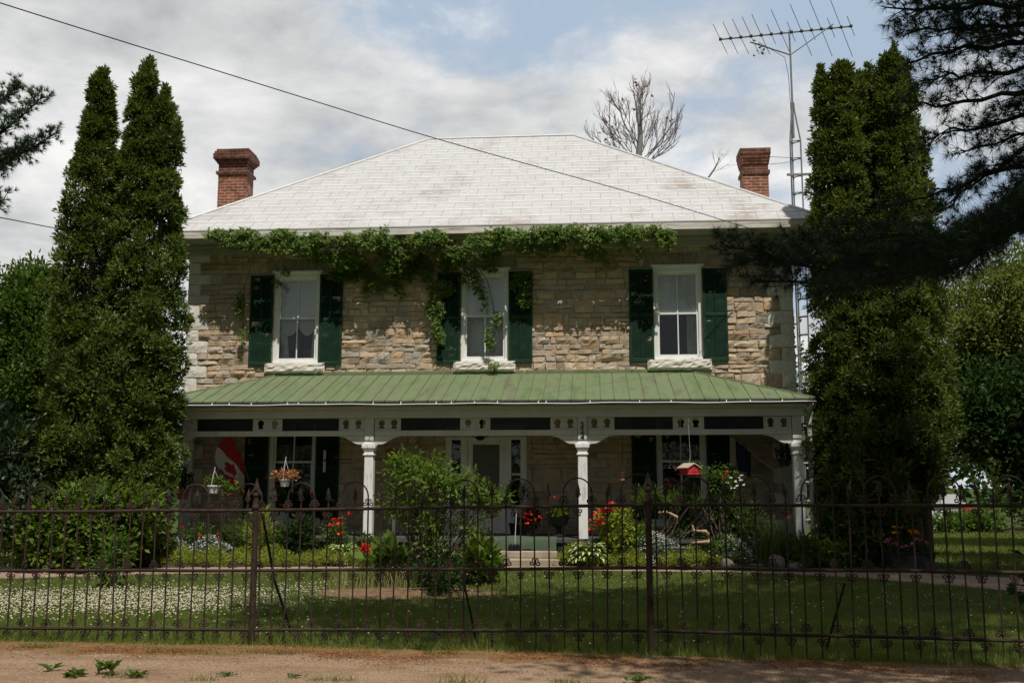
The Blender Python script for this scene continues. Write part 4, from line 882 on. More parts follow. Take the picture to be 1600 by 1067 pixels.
# ------------------------------------------------------------------ vegetation builders
def trunk_mesh(mb, pts, r0, r1, n=9):
    R = np.linspace(r0, r1, len(pts)); mb.tube(pts, list(R), n)
def wob(p, q, n, amp):
    p, q = np.array(p, float), np.array(q, float); T = np.linspace(0, 1, n); L = np.linalg.norm(q-p)
    out = p[None]*(1-T[:, None]) + q[None]*T[:, None]; j = RNG.normal(size=(n, 3))*amp*L; j[0] = 0; j[-1] = 0
    return out + j
def clump_leaves(C, R, per, L, Wd, out=None, droop=.0, upb=.25, flat=1.0, fold=.15):
    """leaf clumps: C clump centres, R radii, per leaves each, out = outward directions"""
    n = len(C); P = np.repeat(C, per, 0); r = np.repeat(np.broadcast_to(R, (n,)), per)
    o = rdir(n*per)*(RNG.random((n*per, 1))**.5)*r[:, None]; o[:, 2] *= flat
    D = norm(o)*.9 + rdir(n*per)*.7
    if out is not None: D = D + np.repeat(out, per, 0)*.7
    D[:, 2] += upb - droop
    N = rdir(n*per)*.7 + np.array([0, 0, .7])
    l = L*RNG.uniform(.65, 1.25, n*per); return leaves(P+o, D, N, l, Wd/L*l*RNG.uniform(.8, 1.15, n*per), fold)
def cedar(name_label, stems, base, mat, per=13, dens=1.0, skirt=None):
    """arborvitae: several pointed columns (x, y, z0, z1, radius) made of upright fan sprays"""
    root = thing('cedar_tree', name_label, 'tree', (base[0], base[1], .14))
    tm = MB(); C, O, S = [], [], []
    for (x, y, z0, z1, r) in stems:
        trunk_mesh(tm, wob((x*.7+base[0]*.3, y*.7+base[1]*.3, .05), (x, y, z1-.5), 7, .004), .13, .02)
        nl = int(dens*52*(z1-z0)*r/.5); per_l = 13; ph = RNG.uniform(0, 6, 6)
        t = RNG.random(nl); h = z0+(z1-z0)*t; a = RNG.uniform(0, 2*PI, nl)
        prof = np.where(t < .12, .72+.28*t/.12, np.where(t < .55, 1, np.clip((1.02-t)/.47, 0, 1)**.70))
        lump = 1+.16*np.sin(3*a+ph[0]+h*1.3)+.12*np.sin(2*a+ph[1]-h*2.1)+.14*RNG.normal(size=nl)
        rr = r*prof*lump*(.55+.45*RNG.random(nl)**.4); R = RNG.uniform(.11, .23, nl)*np.clip(.55+.45*prof, .5, 1)
        out = np.stack([np.cos(a), np.sin(a), np.full(nl, .75)], 1)
        L0 = np.stack([x+rr*np.cos(a), y+rr*np.sin(a), h], 1)
        d = norm(rdir(nl*per_l)+np.repeat(norm(out), per_l, 0)*.75); d[:, 2] *= 1.15
        C.append(np.repeat(L0, per_l, 0)+d*np.repeat(R, per_l)[:, None]*RNG.uniform(.7, 1.1, (nl*per_l, 1))); O.append(norm(d+np.array([0, 0, .35]))); S.append(.055+.035*RNG.random(nl*per_l))
        # wispy leaders at the top
        for q in range(9):
            k = RNG.random(); e = np.array([x+RNG.normal()*r*(.12+.45*k), y+RNG.normal()*r*(.12+.45*k), z1-.15-1.3*k]); m = 34; tt = RNG.random(m)
            C.append(e+np.stack([RNG.normal(size=m)*.07*(1.1-tt), RNG.normal(size=m)*.07*(1.1-tt), tt*.55], 1)); O.append(np.tile([0, 0, 1.], (m, 1))+rdir(m)*.5); S.append(np.full(m, .05))
        for k in range(26):
            zz = RNG.uniform(z0+.1, z1*.8); aa = RNG.uniform(0, 2*PI); rk = r*.7
            tm.tube([(x, y, zz), (x+rk*.6*math.cos(aa), y+rk*.6*math.sin(aa), zz+.18), (x+rk*math.cos(aa), y+rk*math.sin(aa), zz+.45)], [.022, .014, .006], 4, False)
    if skirt:
        for (x, y, z, rx, ry, rz, n) in skirt:
            nl = n//10; d = rdir(nl); q = (RNG.random((nl, 1))**.3); L0 = np.array([x, y, z])+d*q*np.array([rx, ry, rz])*(1+.12*RNG.normal(size=(nl, 1)))
            e = norm(rdir(nl*13)+np.repeat(norm(d+np.array([0, 0, .8])), 13, 0)*.75); R = np.repeat(RNG.uniform(.12, .26, nl), 13)[:, None]
            C.append(np.repeat(L0, 13, 0)+e*R*RNG.uniform(.7, 1.1, (nl*13, 1))); O.append(norm(e+np.array([0, 0, .35]))); S.append(.06+.035*RNG.random(nl*13))
    C, O, S = np.concatenate(C), np.concatenate(O), np.concatenate(S); C[:, 2] = np.maximum(C[:, 2], .22); n = len(C)
    P = np.repeat(C, per, 0); out = np.repeat(O, per, 0); s = np.repeat(S, per)
    o = rdir(n*per)*s[:, None]*RNG.random((n*per, 1))**.5; D = out*.7 + norm(o)*.7 + rdir(n*per)*.45 + np.array([0, 0, .15])
    N = out*.55 + np.array([0, 0, .35]) + rdir(n*per)*.75; L = RNG.uniform(.055, .115, n*per)
    np_mesh('crown', leaves(P+o, D, N, L, L*RNG.uniform(.26, .46, n*per), .2), 4, mat, root)
    tm.build('trunk', MAT['bark'], root, True); return root
def bushy(name, label, cat, base, blobs, mat, per, L, Wd, rc=.16, group=None, stems=6, stem_mat='bark', trunk=None, upb=.2, droop=0, shell=.45, fruit=None):
    """shrub or round tree: blobs (x, y, z, rx, ry, rz, clumps) filled with leaf clumps, carried on limbs"""
    root = thing(name, label, cat, base, group); tm = MB(); V = []
    b0 = np.array(base, float)
    fork = b0+np.array([0, 0, .05]) if trunk is None else np.array(trunk[0])
    if trunk is not None: trunk_mesh(tm, wob(b0-(0, 0, .05), fork, 6, .012), trunk[1], trunk[1]*.6)
    for (x, y, z, rx, ry, rz, n) in blobs:
        c = np.array([x, y, z]); d = rdir(n); q = RNG.random((n, 1))**shell; ph = RNG.uniform(0, 6, 3)
        lump = 1+.16*np.sin(d[:, :1]*6+ph[0])*np.sin(d[:, 2:]*5+ph[1])+.12*np.sin(d[:, 1:2]*9+ph[2])
        p = c+d*q*lump*np.array([rx, ry, rz]); p[:, 2] = np.maximum(p[:, 2], b0[2]+.06)
        V.append(clump_leaves(p, rc*RNG.uniform(.7, 1.3, n), per, L, Wd, d*.8, droop, upb))
        for k in range(stems):
            e = p[RNG.integers(n)]; s0 = fork+RNG.normal(size=3)*np.array([.04, .04, 0]); r = .006+.010*np.linalg.norm(e-s0)*.5
            tm.tube(wob(s0, e*.85+s0*.15, 5, .03), list(np.linspace(r, .004, 5)), 5, False)
    np_mesh('crown' if trunk is not None else 'foliage', np.concatenate(V), 4, mat, root)
    tm.build('trunk' if trunk is not None else 'stem', MAT[stem_mat], root, True)
    return root
def blossoms(root, name, pts, r, mat, petals=7, flat=.6):
    P = np.repeat(np.asarray(pts, float), petals, 0); n = len(P); D = rdir(n); D[:, 2] = np.abs(D[:, 2])*flat
    N = rdir(n)+np.array([0, 0, .6]); L = r*RNG.uniform(.7, 1.2, n)
    return np_mesh(name, leaves(P, D, N, L, L*.85, .25), 4, mat, root)

# cedars left of the porch
cedar('tall narrow cedar at the far left of the pair beside the porch, single rounded top', [(-9.76, 18.9, .3, 9.6, .51)], (-9.75, 18.9), MAT['cedar'], 13, 1.0,
      [(-9.85, 18.5, 1.9, .65, .7, 2.2, 1500)])
cedar('tall narrow twin-topped cedar next to the left chimney', [(-8.90, 19.0, .3, 9.75, .41), (-8.48, 19.1, .3, 9.25, .41)], (-8.7, 19.05), MAT['cedar2'], 13, 1.0,
      [(-8.9, 18.7, 1.7, .68, .75, 1.7, 1400), (-9.3, 18.4, 3.2, .6, .6, 1.5, 800), (-8.5, 18.7, 3.9, .36, .45, 1.5, 550)])
# cedars right of the house
cedar('broad dark cedar against the right corner of the house', [(4.86, 20.6, .3, 9.9, .36), (5.16, 20.4, .3, 10.05, .42), (5.5, 20.9, .3, 9.8, .46), (5.8, 20.9, .3, 10.0, .44)], (5.1, 20.6), MAT['cedar'], 12, 1.0,
      [(5.2, 20.2, 2.2, 1.0, .8, 2.2, 2200)])
cedar('tall dark cedar partly behind the overhanging pine boughs on the right', [(6.08, 20.4, 1.35, 10.2, .46), (6.42, 20.8, 1.5, 10.2, .46)], (6.4, 20.5), MAT['cedar'], 12, 1.0,
      [(6.0, 20.2, 3.6, .75, .8, 2.1, 1500)])

# ------------------------------------------------------------------ pines
def needles(P, D, per, L, w, spread=1.0):
    n = len(P); Q = np.repeat(P, per, 0); A = norm(np.repeat(norm(D), per, 0)*.9 + rdir(n*per)*spread)
    S = norm(np.cross(A, rdir(n*per)))*w*.5; l = L*RNG.uniform(.7, 1.15, n*per)[:, None]
    e = Q + A*l; e[:, 2] -= l[:, 0]*.10
    return np.stack([Q-S, Q+S, e], 1).reshape(-1, 3)
def bough(tm, tips, axis, r0, side_len, step, dens=1.0, rise=.1):
    """a main branch polyline with side twigs; collects tuft points (position, direction)"""
    A = np.asarray(axis, float); tm.tube(A, list(np.linspace(r0, .008, len(A))), 6, False)
    seg = np.r_[0, np.cumsum(np.linalg.norm(np.diff(A, axis=0), axis=1))]; T = seg[-1]
    s = T*.18
    while s < T:
        p = np.array([np.interp(s, seg, A[:, k]) for k in range(3)]); q = np.array([np.interp(min(T, s+.1), seg, A[:, k]) for k in range(3)]); d = norm(q-p)
        h = norm(np.cross(d, [0, 0, 1.]))
        for sd in (-1, 1):
            if RNG.random() > .9*dens: continue
            f = 1-.65*(s/T); L = side_len*f*RNG.uniform(.5, 1.15)
            v = norm(d*.75 + h*sd*RNG.uniform(.5, 1.0) + np.array([0, 0, RNG.uniform(-.25, .35)+rise])); e = p+v*L
            m = (p+e)/2 + RNG.normal(size=3)*.05*L; tm.tube([p, m, e], [.011, .008, .004], 4, False)
            k = int(L/.085)+1
            for j in range(k):
                t = .3+.7*(j+RNG.random())/k; c = p*(1-t)+e*t
                w = norm(v*.6 + rdir(1)[0]*.9 + np.array([0, 0, .25])); g = RNG.uniform(.08, .26)*(1.15-t*.5)
                tm.tube([c, c+w*g], [.004, .003], 3, False); tips.append((c+w*g, w)); 
                if RNG.random() < .6: tips.append((c+w*g*.55, w))
            tips.append((e, v))
        s += step*RNG.uniform(.6, 1.4)
    tips.append((A[-1], norm(A[-1]-A[-2])))
def pine_right():
    root = thing('pine_tree', 'big dark pine leaning its drooping boughs into the top right of the view', 'tree', (7.6, 11.6, .02)); tm, trk = MB(), MB(); tips = []
    T = lambda z: np.array([7.6+.02*z, 11.6+.03*math.sin(z), z])
    trunk_mesh(trk, [T(z) for z in (-.1, 2, 4, 6, 8, 10, 12, 14, 16.5)], .36, .05, 12)
    def B(h, pts, r, side, step=.22, dens=1.0):
        P = [T(h)] + [np.array(p, float) for p in pts]; A = []
        for a, b in zip(P[:-1], P[1:]):
            for t in (0, .33, .66): A.append(a*(1-t)+b*t + RNG.normal(size=3)*.025)
        A.append(P[-1]); bough(tm, tips, A, r, side, step, dens)
    # boughs that come into the picture, surveyed along the photograph at about eleven metres
    B(6.2, [at(1640, 250, 11.4), at(1560, 330, 11.3), at(1490, 405, 11.2), at(1400, 440, 11.2), at(1290, 452, 11.2)], .07, .75, .15)
    B(6.0, [at(1640, 300, 11.9), at(1540, 370, 12.0), at(1420, 400, 12.0), at(1290, 395, 12.0), at(1150, 415, 12.0)], .06, .95, .10)
    B(5.9, [at(1640, 310, 11.0), at(1500, 375, 10.9), at(1380, 370, 10.8), at(1240, 375, 10.8)], .05, .8, .11)
    B(5.8, [at(1650, 330, 12.4), at(1480, 425, 12.4), at(1330, 440, 12.5), at(1190, 440, 12.5)], .05, .8, .11)
    B(6.6, [at(1660, 200, 11.6), at(1560, 260, 11.6), at(1470, 300, 11.7), at(1400, 320, 11.8)], .05, .65, .2, .8)
    B(7.0, [at(1650, 130, 11.2), at(1560, 150, 11.2), at(1480, 165, 11.2), at(1430, 160, 11.2)], .045, .6, .2, .85)
    B(7.4, [at(1650, 60, 11.5), at(1540, 75, 11.5), at(1450, 85, 11.5), at(1405, 110, 11.5)], .045, .65, .17)
    B(7.7, [at(1650, 10, 11.0), at(1540, 12, 11.0), at(1440, 18, 11.0), at(1385, 12, 11.0)], .045, .6, .16)
    B(6.9, [at(1680, 180, 12.2), at(1580, 215, 12.3), at(1500, 240, 12.4)], .04, .6, .16)
    B(7.9, [at(1680, 40, 12.2), at(1600, 45, 12.2), at(1520, 60, 12.2)], .04, .6, .14)
    B(6.4, [at(1680, 290, 12.6), at(1590, 330, 12.7), at(1510, 350, 12.8)], .04, .6, .18, .8)
    B(8.0, [at(1640, -30, 11.6), at(1520, -25, 11.6), at(1420, -30, 11.6)], .045, .7, .14)
    for (h, y0, pl) in ((7.2, 11.8, [(1660, 95), (1580, 110), (1500, 118), (1455, 128)]), (7.6, 11.2, [(1660, 35), (1570, 42), (1490, 48), (1420, 52)]), (6.8, 12.0, [(1660, 165), (1570, 190), (1505, 200), (1460, 215)]), (6.5, 11.6, [(1670, 235), (1590, 262), (1520, 290), (1470, 330)]), (6.2, 12.2, [(1670, 290), (1570, 345), (1480, 370), (1430, 380)]), (7.9, 12.0, [(1660, -5), (1560, -8), (1480, 5), (1430, 25)]), (6.0, 11.2, [(1670, 300), (1590, 340), (1540, 385), (1505, 425)]), (6.3, 11.9, [(1650, 300), (1470, 410), (1360, 420), (1260, 415), (1130, 385)])):
        B(h, [at(x, y, y0) for x, y in pl], .04, .75, .13)
    n = len(tips)
    # the rest of the crown, above and beside the picture
    for h in np.arange(7.6, 16, .5):
        for k in range(8):
            a = RNG.uniform(0, 2*PI); L = (6.3*(1-(h-7)/10.5)+.6)*RNG.uniform(.75, 1.1)
            d = np.array([math.cos(a), math.sin(a), 0]); e = T(h)+d*L+np.array([0, 0, -.4+.12*L])
            # leave open the window between the surveyed boughs
            if any(math.degrees(math.atan2(q[2]-CAM_H, math.hypot(q[0], q[1]))) < 34 and math.degrees(math.atan2(q[0], q[1])) < 29 and q[1] > 0 for q in (e, T(h)*.5+e*.5)): continue
            m = T(h)*.5+e*.5+np.array([0, 0, .15]); bough(tm, tips, [T(h), T(h)*.75+e*.25+(0, 0, .1), m, T(h)*.25+e*.75+(0, 0, .1), e], .05, .95, .26)
    P = np.array([t[0] for t in tips]); D = np.array([t[1] for t in tips])
    V = np.concatenate([needles(P[:n], D[:n], 26, .14, .0055), needles(P[n:], D[n:], 14, .16, .014)])
    np_mesh('crown', V, 3, MAT['pine'], root); trk.build('trunk', MAT['pinebark'], root, True); tm.build('branch', MAT['pinebark'], root, True)
pine_right()
def pine_left():
    root = thing('pine_tree', 'bluish pine reaching two upswept boughs into the left edge of the view', 'tree', (-13.4, 14.8, .07)); tm, trk = MB(), MB(); tips = []
    T = lambda z: np.array([-13.4+.01*z, 14.8, z]); trunk_mesh(trk, [T(z) for z in (-.1, 2, 4, 6, 8, 10, 12.5)], .3, .05, 10)
    for h, pts in ((6.9, [at(-90, 300, 15.6), at(0, 252, 15.8), at(50, 232, 15.9), at(88, 208, 16)]), (7.3, [at(-90, 270, 15.2), at(-20, 225, 15.3), at(30, 185, 15.4), at(66, 152, 15.4)]),
                   (7.8, [at(-90, 230, 15.5), at(-30, 190, 15.5), at(22, 140, 15.6)]), (6.6, [at(-100, 340, 15.3), at(-40, 330, 15.3), at(10, 312, 15.4)]), (7.0, [at(-100, 290, 16.2), at(0, 265, 16.4), at(35, 232, 16.4)])):
        P = [T(h)] + [np.array(p) for p in pts]; A = []
        for a, b in zip(P[:-1], P[1:]):
            for t in (0, .5): A.append(a*(1-t)+b*t)
        bough(tm, tips, A+[P[-1]], .045, .5, .055, 1.0, .25)
    n = len(tips)
    for h in np.arange(4.5, 12.2, .5):
        for k in range(5):
            a = RNG.uniform(0, 2*PI); L = (3.6*(1-(h-4)/9)+.4)*RNG.uniform(.7, 1.0); d = np.array([math.cos(a), math.sin(a), .3]); e = T(h)+d*L
            if math.degrees(math.atan2(e[0], e[1])) > -33: continue
            bough(tm, tips, [T(h), T(h)*.5+e*.5-(0, 0, .08), e], .035, .7, .2)
    P = np.array([t[0] for t in tips]); D = np.array([t[1] for t in tips])
    np_mesh('crown', np.concatenate([needles(P[:n], D[:n], 24, .11, .010, .75), needles(P[n:], D[n:], 12, .14, .013)]), 3, MAT['pineblue'], root)
    trk.build('trunk', MAT['pinebark'], root, True); tm.build('branch', MAT['pinebark'], root, True)
pine_left()
def street_maple():
    # stands by the road, its crown above the top of the picture; it shades the lawn and the right of the sidewalk
    bl = [(2.3, 7.0, 11.4, 3.0, 2.5, 1.6, 380), (-.3, 6.7, 12.0, 2.2, 1.5, 1.1, 170), (4.6, 6.6, 11.6, 2.6, 2.6, 1.9, 300), (1.4, 7.6, 11.0, 1.6, 1.3, 1.0, 120), (3.9, 8.4, 12.0, 2.3, 1.9, 1.4, 210), (3.9, 3.7, 11.2, 2.1, 1.1, 1.0, 110)]
    bushy('maple_tree', 'roadside maple whose crown shades the lawn and the right of the sidewalk', 'tree', (6.2, 4.6, 0), bl, MAT['maple'], 16, .17, .13, .38, trunk=((5.2, 5.4, 7.5), .3), stems=9)
street_maple()

# ------------------------------------------------------------------ other trees round the house
def bare_tree(name, label, base, trunkpts, r0, limbs, seed, depth=3, leaves_brown=True):
    rg = np.random.default_rng(seed); root = thing(name, label, 'tree', base); tk, tw = MB(), MB(); LP = []
    trunk_mesh(tk, trunkpts, r0, r0*.35, 8); TP = np.array(trunkpts)
    def grow(p, d, L, r, lv):
        n = 5; pts = [p]; q = p.copy(); dd = d.copy()
        for i in range(n): dd = norm(dd + rg.normal(size=3)*.10 + np.array([0, 0, .10])); q = q + dd*L/n; pts.append(q.copy())
        tw.tube(pts, list(np.linspace(r, r*.35, n+1)), 4 if lv else 5, False)
        if lv < depth:
            for i in range(2, n+1):
                for _ in range(2 if lv < depth-1 else 1):
                    if rg.random() < .62: grow(pts[i-1], norm(norm(pts[i]-pts[i-1])*.9 + norm(rg.normal(size=3))*.5), L*rg.uniform(.35, .62), r*.6, lv+1)
        elif rg.random() < .05: LP.append(q)
    for (f, d, L) in limbs:
        i = f*(len(TP)-1); k = int(i); p = TP[k]*(1-(i-k)) + TP[min(k+1, len(TP)-1)]*(i-k); grow(p, norm(np.array(d, float)), L, r0*.13, 0)
    tk.build('trunk', MAT['greybark'], root, True); tw.build('branch', MAT['greybark'], root)
    if LP: P = np.array(LP); np_mesh('dead_leaves', leaves(P, rdir(len(P)), rdir(len(P)), np.full(len(P), .16), np.full(len(P), .1)), 4, MAT['litter'], root)
b = at(997, 250, 36)
bare_tree('dead_tree', 'bare dead tree rising behind the right slope of the roof', (b[0], 36, .16), [(b[0]+.1, 36, 0), (b[0], 36, 6), (b[0], 36, 12.4), (b[0], 36, 13.2), (b[0]+.1, 36, 14.2), (b[0]+.05, 36, 15.3)], .20,
          [(.62, (-.55, .2, .75), 2.0), (.60, (.75, -.2, .65), 2.2), (.63, (.4, .3, .9), 2.2), (.66, (-.3, -.3, .95), 2.1), (.70, (-.15, .3, 1), 2.0), (.72, (.3, -.2, 1), 2.0), (.8, (-.2, -.2, 1), 1.6), (.85, (.2, .2, 1), 1.5), (1, (0, 0, 1), .9), (.58, (-.95, .1, .42), 2.0), (.55, (.95, .2, .35), 2.1), (.6, (-.8, -.3, .6), 1.9), (.57, (.9, -.2, .55), 2.0)], 21)
b = at(1098, 280, 36)
bare_tree('dead_sapling', 'thin bare leader poking above the roof hip beside the right chimney', (b[0]-.2, 36, .16), [(b[0]-.8, 36, 0), (b[0]-.5, 36, 8), (b[0], 36, 12.3), (b[0]+.45, 36, 12.95), (b[0]+.62, 36, 13.3)], .06, [(.75, (.6, 0, .5), .7), (.8, (-.2, .1, .8), .5), (.9, (.2, .1, .9), .5), (.7, (.9, .1, .2), .7)], 5, 2)
bushy('leafy_tree', 'rounded feathery green tree at the left edge behind the cedars', 'tree', (-14.2, 24, .16), [(-14.0, 24, 4.6, 1.9, 1.6, 2.3, 1500), (-15.6, 24.5, 3.6, 1.6, 1.5, 2.6, 800), (-12.8, 24.2, 3.4, 1.3, 1.3, 2.2, 800), (-13.8, 24, 6.3, .75, .7, .85, 300)], MAT['bush'], 20, .14, .06, .24, trunk=((-14, 24, 2.2), .16), upb=.4)
bushy('lilac_bush', 'grey-green lilac bush at the left edge below the feathery tree', 'bush', (-10.9, 18.2, .12), [(-10.9, 18.0, 2.1, 1.0, .8, 1.0, 330), (-11.8, 18.2, 1.6, .9, .8, 1.2, 250), (-10.5, 17.9, 1.3, .8, .7, .9, 240)], MAT['lilac'], 15, .11, .062, .2, stems=5)
bushy('leafy_shrub', 'bright green broad-leaved shrub behind the fence left of the porch', 'bush', (-9.3, 17.9, .12), [(-9.0, 17.9, 1.0, .70, .55, .65, 240), (-8.4, 18.2, 1.1, .55, .5, .55, 180), (-9.8, 17.9, .85, .6, .5, .65, 170), (-8.8, 17.8, .5, .65, .45, .4, 120)], MAT['shrub'], 14, .13, .075, .17, stems=5)
bushy('sapling', 'small leafy sapling on the lawn close to the left brace of the fence', 'bush', (-7.35, 15.5, .08), [(-7.35, 15.5, .42, .26, .22, .32, 36), (-7.2, 15.5, .7, .18, .16, .16, 14)], MAT['bush'], 10, .10, .055, .10, stems=4)
bushy('leafy_tree', 'light green airy tree at the right edge beyond the cedars', 'tree', (10.6, 26, .16), [(10.3, 26, 5.9, 1.5, 1.4, 1.7, 520), (11.6, 26, 5.2, 1.6, 1.5, 2.2, 520), (9.3, 26, 4.6, 1.2, 1.2, 1.9, 420), (10.4, 26.2, 3.4, 2.0, 1.5, 1.6, 520), (12.8, 26, 6.0, 1.3, 1.3, 1.6, 260)], MAT['birch'], 30, .12, .065, .28, trunk=((10.6, 26, 2.6), .13), upb=.1)
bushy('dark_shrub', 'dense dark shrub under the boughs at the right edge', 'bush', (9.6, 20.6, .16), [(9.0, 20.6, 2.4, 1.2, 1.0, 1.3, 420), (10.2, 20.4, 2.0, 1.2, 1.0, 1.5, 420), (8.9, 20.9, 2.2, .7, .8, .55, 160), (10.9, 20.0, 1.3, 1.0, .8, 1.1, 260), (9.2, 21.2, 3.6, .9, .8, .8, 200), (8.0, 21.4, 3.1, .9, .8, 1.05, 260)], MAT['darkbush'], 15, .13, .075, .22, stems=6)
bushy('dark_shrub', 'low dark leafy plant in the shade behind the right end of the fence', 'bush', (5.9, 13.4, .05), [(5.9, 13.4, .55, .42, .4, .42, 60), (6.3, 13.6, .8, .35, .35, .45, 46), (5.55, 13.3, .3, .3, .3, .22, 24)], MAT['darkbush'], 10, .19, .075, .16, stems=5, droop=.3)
bushy('leafy_shrub', 'green shrub in front of the white shed on the right', 'bush', (12.6, 34, .16), [(11.2, 34, .42, .8, .6, .30, 130), (12.3, 34.2, .5, .8, .6, .36, 140), (14.4, 34, .75, .8, .6, .5, 140)], MAT['bush'], 12, .14, .075, .2)
for i, (x, y, h, lab) in enumerate(((16.5, 36, 4.2, 'round tree behind the shed, right of the airy tree'), (8.2, 44, 5.2, 'round tree far behind the house seen between cedar and shed'), (-19, 36, 6.2, 'dark round tree far behind the feathery tree on the left'), (6.6, 41, 8.6, 'round tree seen through the gap beside the right wall of the house'))):
    bushy('leafy_tree', lab, 'tree', (x, y, .16), [(x, y, h*.62, 2.6, 2.2, h*.42, 520), (x+1.6, y+.5, h*.45, 1.9, 1.7, h*.34, 300), (x-1.7, y, h*.42, 1.8, 1.7, h*.34, 300)], MAT['bush'], 13, .17, .10, .4, trunk=((x, y, h*.35), .15))
# far-off woods closing the horizon all round
def woods():
    n = 5200; a = RNG.uniform(0, 2*PI, n); R = RNG.uniform(75, 100, n); hm = 6+2.5*np.sin(a*9)+1.6*np.sin(a*23+1); z = RNG.random(n)**.8*hm
    C = np.stack([R*np.sin(a), R*np.cos(a), z], 1); V = clump_leaves(C, 1.6, 16, .8, .55)
    props(np_mesh('distant_woods', V, 4, MAT['darkbush']), 'band of dark woods far off behind the gardens', 'woods', kind='stuff')
woods()

# ------------------------------------------------------------------ creeper on the eaves
def creeper():
    root = thing('climbing_vine', 'Virginia creeper trailing along the eaves and down over the left and middle windows', 'vine', (-4.0, 21.6, 5.2)); V = []; tm = MB()
    B = [(340, 366, 22, 12), (365, 374, 25, 18), (400, 380, 25, 18), (430, 378, 25, 22), (470, 382, 30, 22), (500, 395, 25, 22), (540, 400, 30, 26), (580, 375, 25, 20), (600, 362, 14, 10), (560, 425, 26, 20), (610, 405, 30, 30), (590, 440, 22, 18),
         (640, 388, 26, 20), (680, 368, 22, 14), (692, 388, 30, 20), (720, 398, 24, 20), (700, 412, 18, 14), (620, 432, 12, 24), (625, 458, 8, 14), (655, 410, 20, 22), (528, 428, 18, 14), (735, 430, 20, 15), (765, 418, 14, 10), (690, 450, 26, 15), (680, 480, 16, 25), (684, 515, 10, 22), (690, 532, 6, 10),
         (770, 378, 25, 18), (800, 370, 28, 15), (840, 366, 30, 14), (880, 366, 28, 14), (920, 372, 28, 16), (960, 368, 28, 16), (1000, 366, 25, 14), (1036, 370, 20, 18), (820, 385, 20, 14), (850, 390, 14, 12), (930, 395, 20, 14), (945, 408, 9, 9), (1000, 395, 8, 14), (1040, 388, 9, 10),
         (330, 366, 14, 8), (385, 364, 22, 10), (445, 366, 24, 11), (500, 372, 24, 12), (550, 372, 24, 12), (605, 376, 22, 12), (655, 374, 22, 12), (745, 378, 24, 13), (780, 362, 24, 10), (860, 358, 24, 9), (900, 357, 22, 9), (940, 359, 22, 9), (980, 358, 22, 9), (1020, 359, 22, 9), (1048, 372, 10, 14), (870, 384, 16, 12), (905, 388, 10, 14), (975, 386, 10, 14), (575, 452, 9, 16), (640, 425, 12, 20), (668, 425, 12, 18), (760, 400, 16, 14), (745, 450, 8, 14), (755, 465, 6, 22), (775, 500, 6, 20), (765, 532, 7, 22), (770, 572, 9, 9), (815, 440, 20, 18), (820, 465, 12, 18), (375, 478, 8, 24), (378, 522, 5, 14), (432, 440, 9, 12), (445, 424, 12, 8), (770, 400, 18, 16)]
    for (px, py, rx, ry) in B:
        Y = 21.29 if py < 384 else 21.55 if py < 410 else 21.92; sc = Y/1600*1.0; c = at(px, py, Y)
        ar = rx*ry; n = max(7, int(ar/(4.2 if ar > 150 else 7))); 
        d = rdir(n)*RNG.random((n, 1))**.4; C = c + d*np.array([rx*sc, .16 if py < 410 else .09, ry*sc])
        C[:, 1] = np.where(C[:, 2] < 6.95, np.minimum(C[:, 1], 22.0), np.minimum(C[:, 1], 21.36 if py < 384 else 22.0))
        per = 5; Q = np.repeat(C, per, 0); m = n*per; A = np.tile(np.linspace(-1.9, 1.9, per), n) + RNG.normal(size=m)*.25
        fwd = np.array([0, -1., 0]); th = np.repeat(RNG.normal(size=n)*.7, per)       # five leaflets fanned, tips hanging
        D = np.stack([np.sin(A)*np.cos(th), -np.sin(np.abs(th))*.5-.35*np.ones(m)+RNG.normal(size=m)*.25, -np.cos(A)*.9-.1], 1)
        N = np.stack([RNG.normal(size=m)*.45, -np.ones(m)*.8, np.ones(m)*.75+RNG.normal(size=m)*.35], 1)
        L = RNG.uniform(.05, .095, m); V.append(leaves(Q, D, N, L, L*.48, .18))
        for k in range(2): tm.tube(wob(c+(RNG.normal()*.1, .08, ry*sc*.7), C[RNG.integers(n)], 4, .04), .004, 4, False)
    for pts in ([(335, 368), (450, 388), (560, 392), (690, 392), (790, 378), (900, 370), (1045, 372)], [(560, 395), (595, 425), (622, 455)], [(700, 400), (690, 450), (682, 500), (690, 535)], [(735, 400), (762, 440), (775, 500), (765, 545)], [(800, 385), (815, 440), (822, 475)], [(400, 385), (382, 450), (378, 530)]):
        tm.tube([at(x, y, 21.34 if y < 395 else 22.02) for x, y in pts], .008, 5, False)
    np_mesh('foliage', np.concatenate(V), 4, MAT['vine'], root); tm.build('stem', MAT['bark'], root)
creeper()

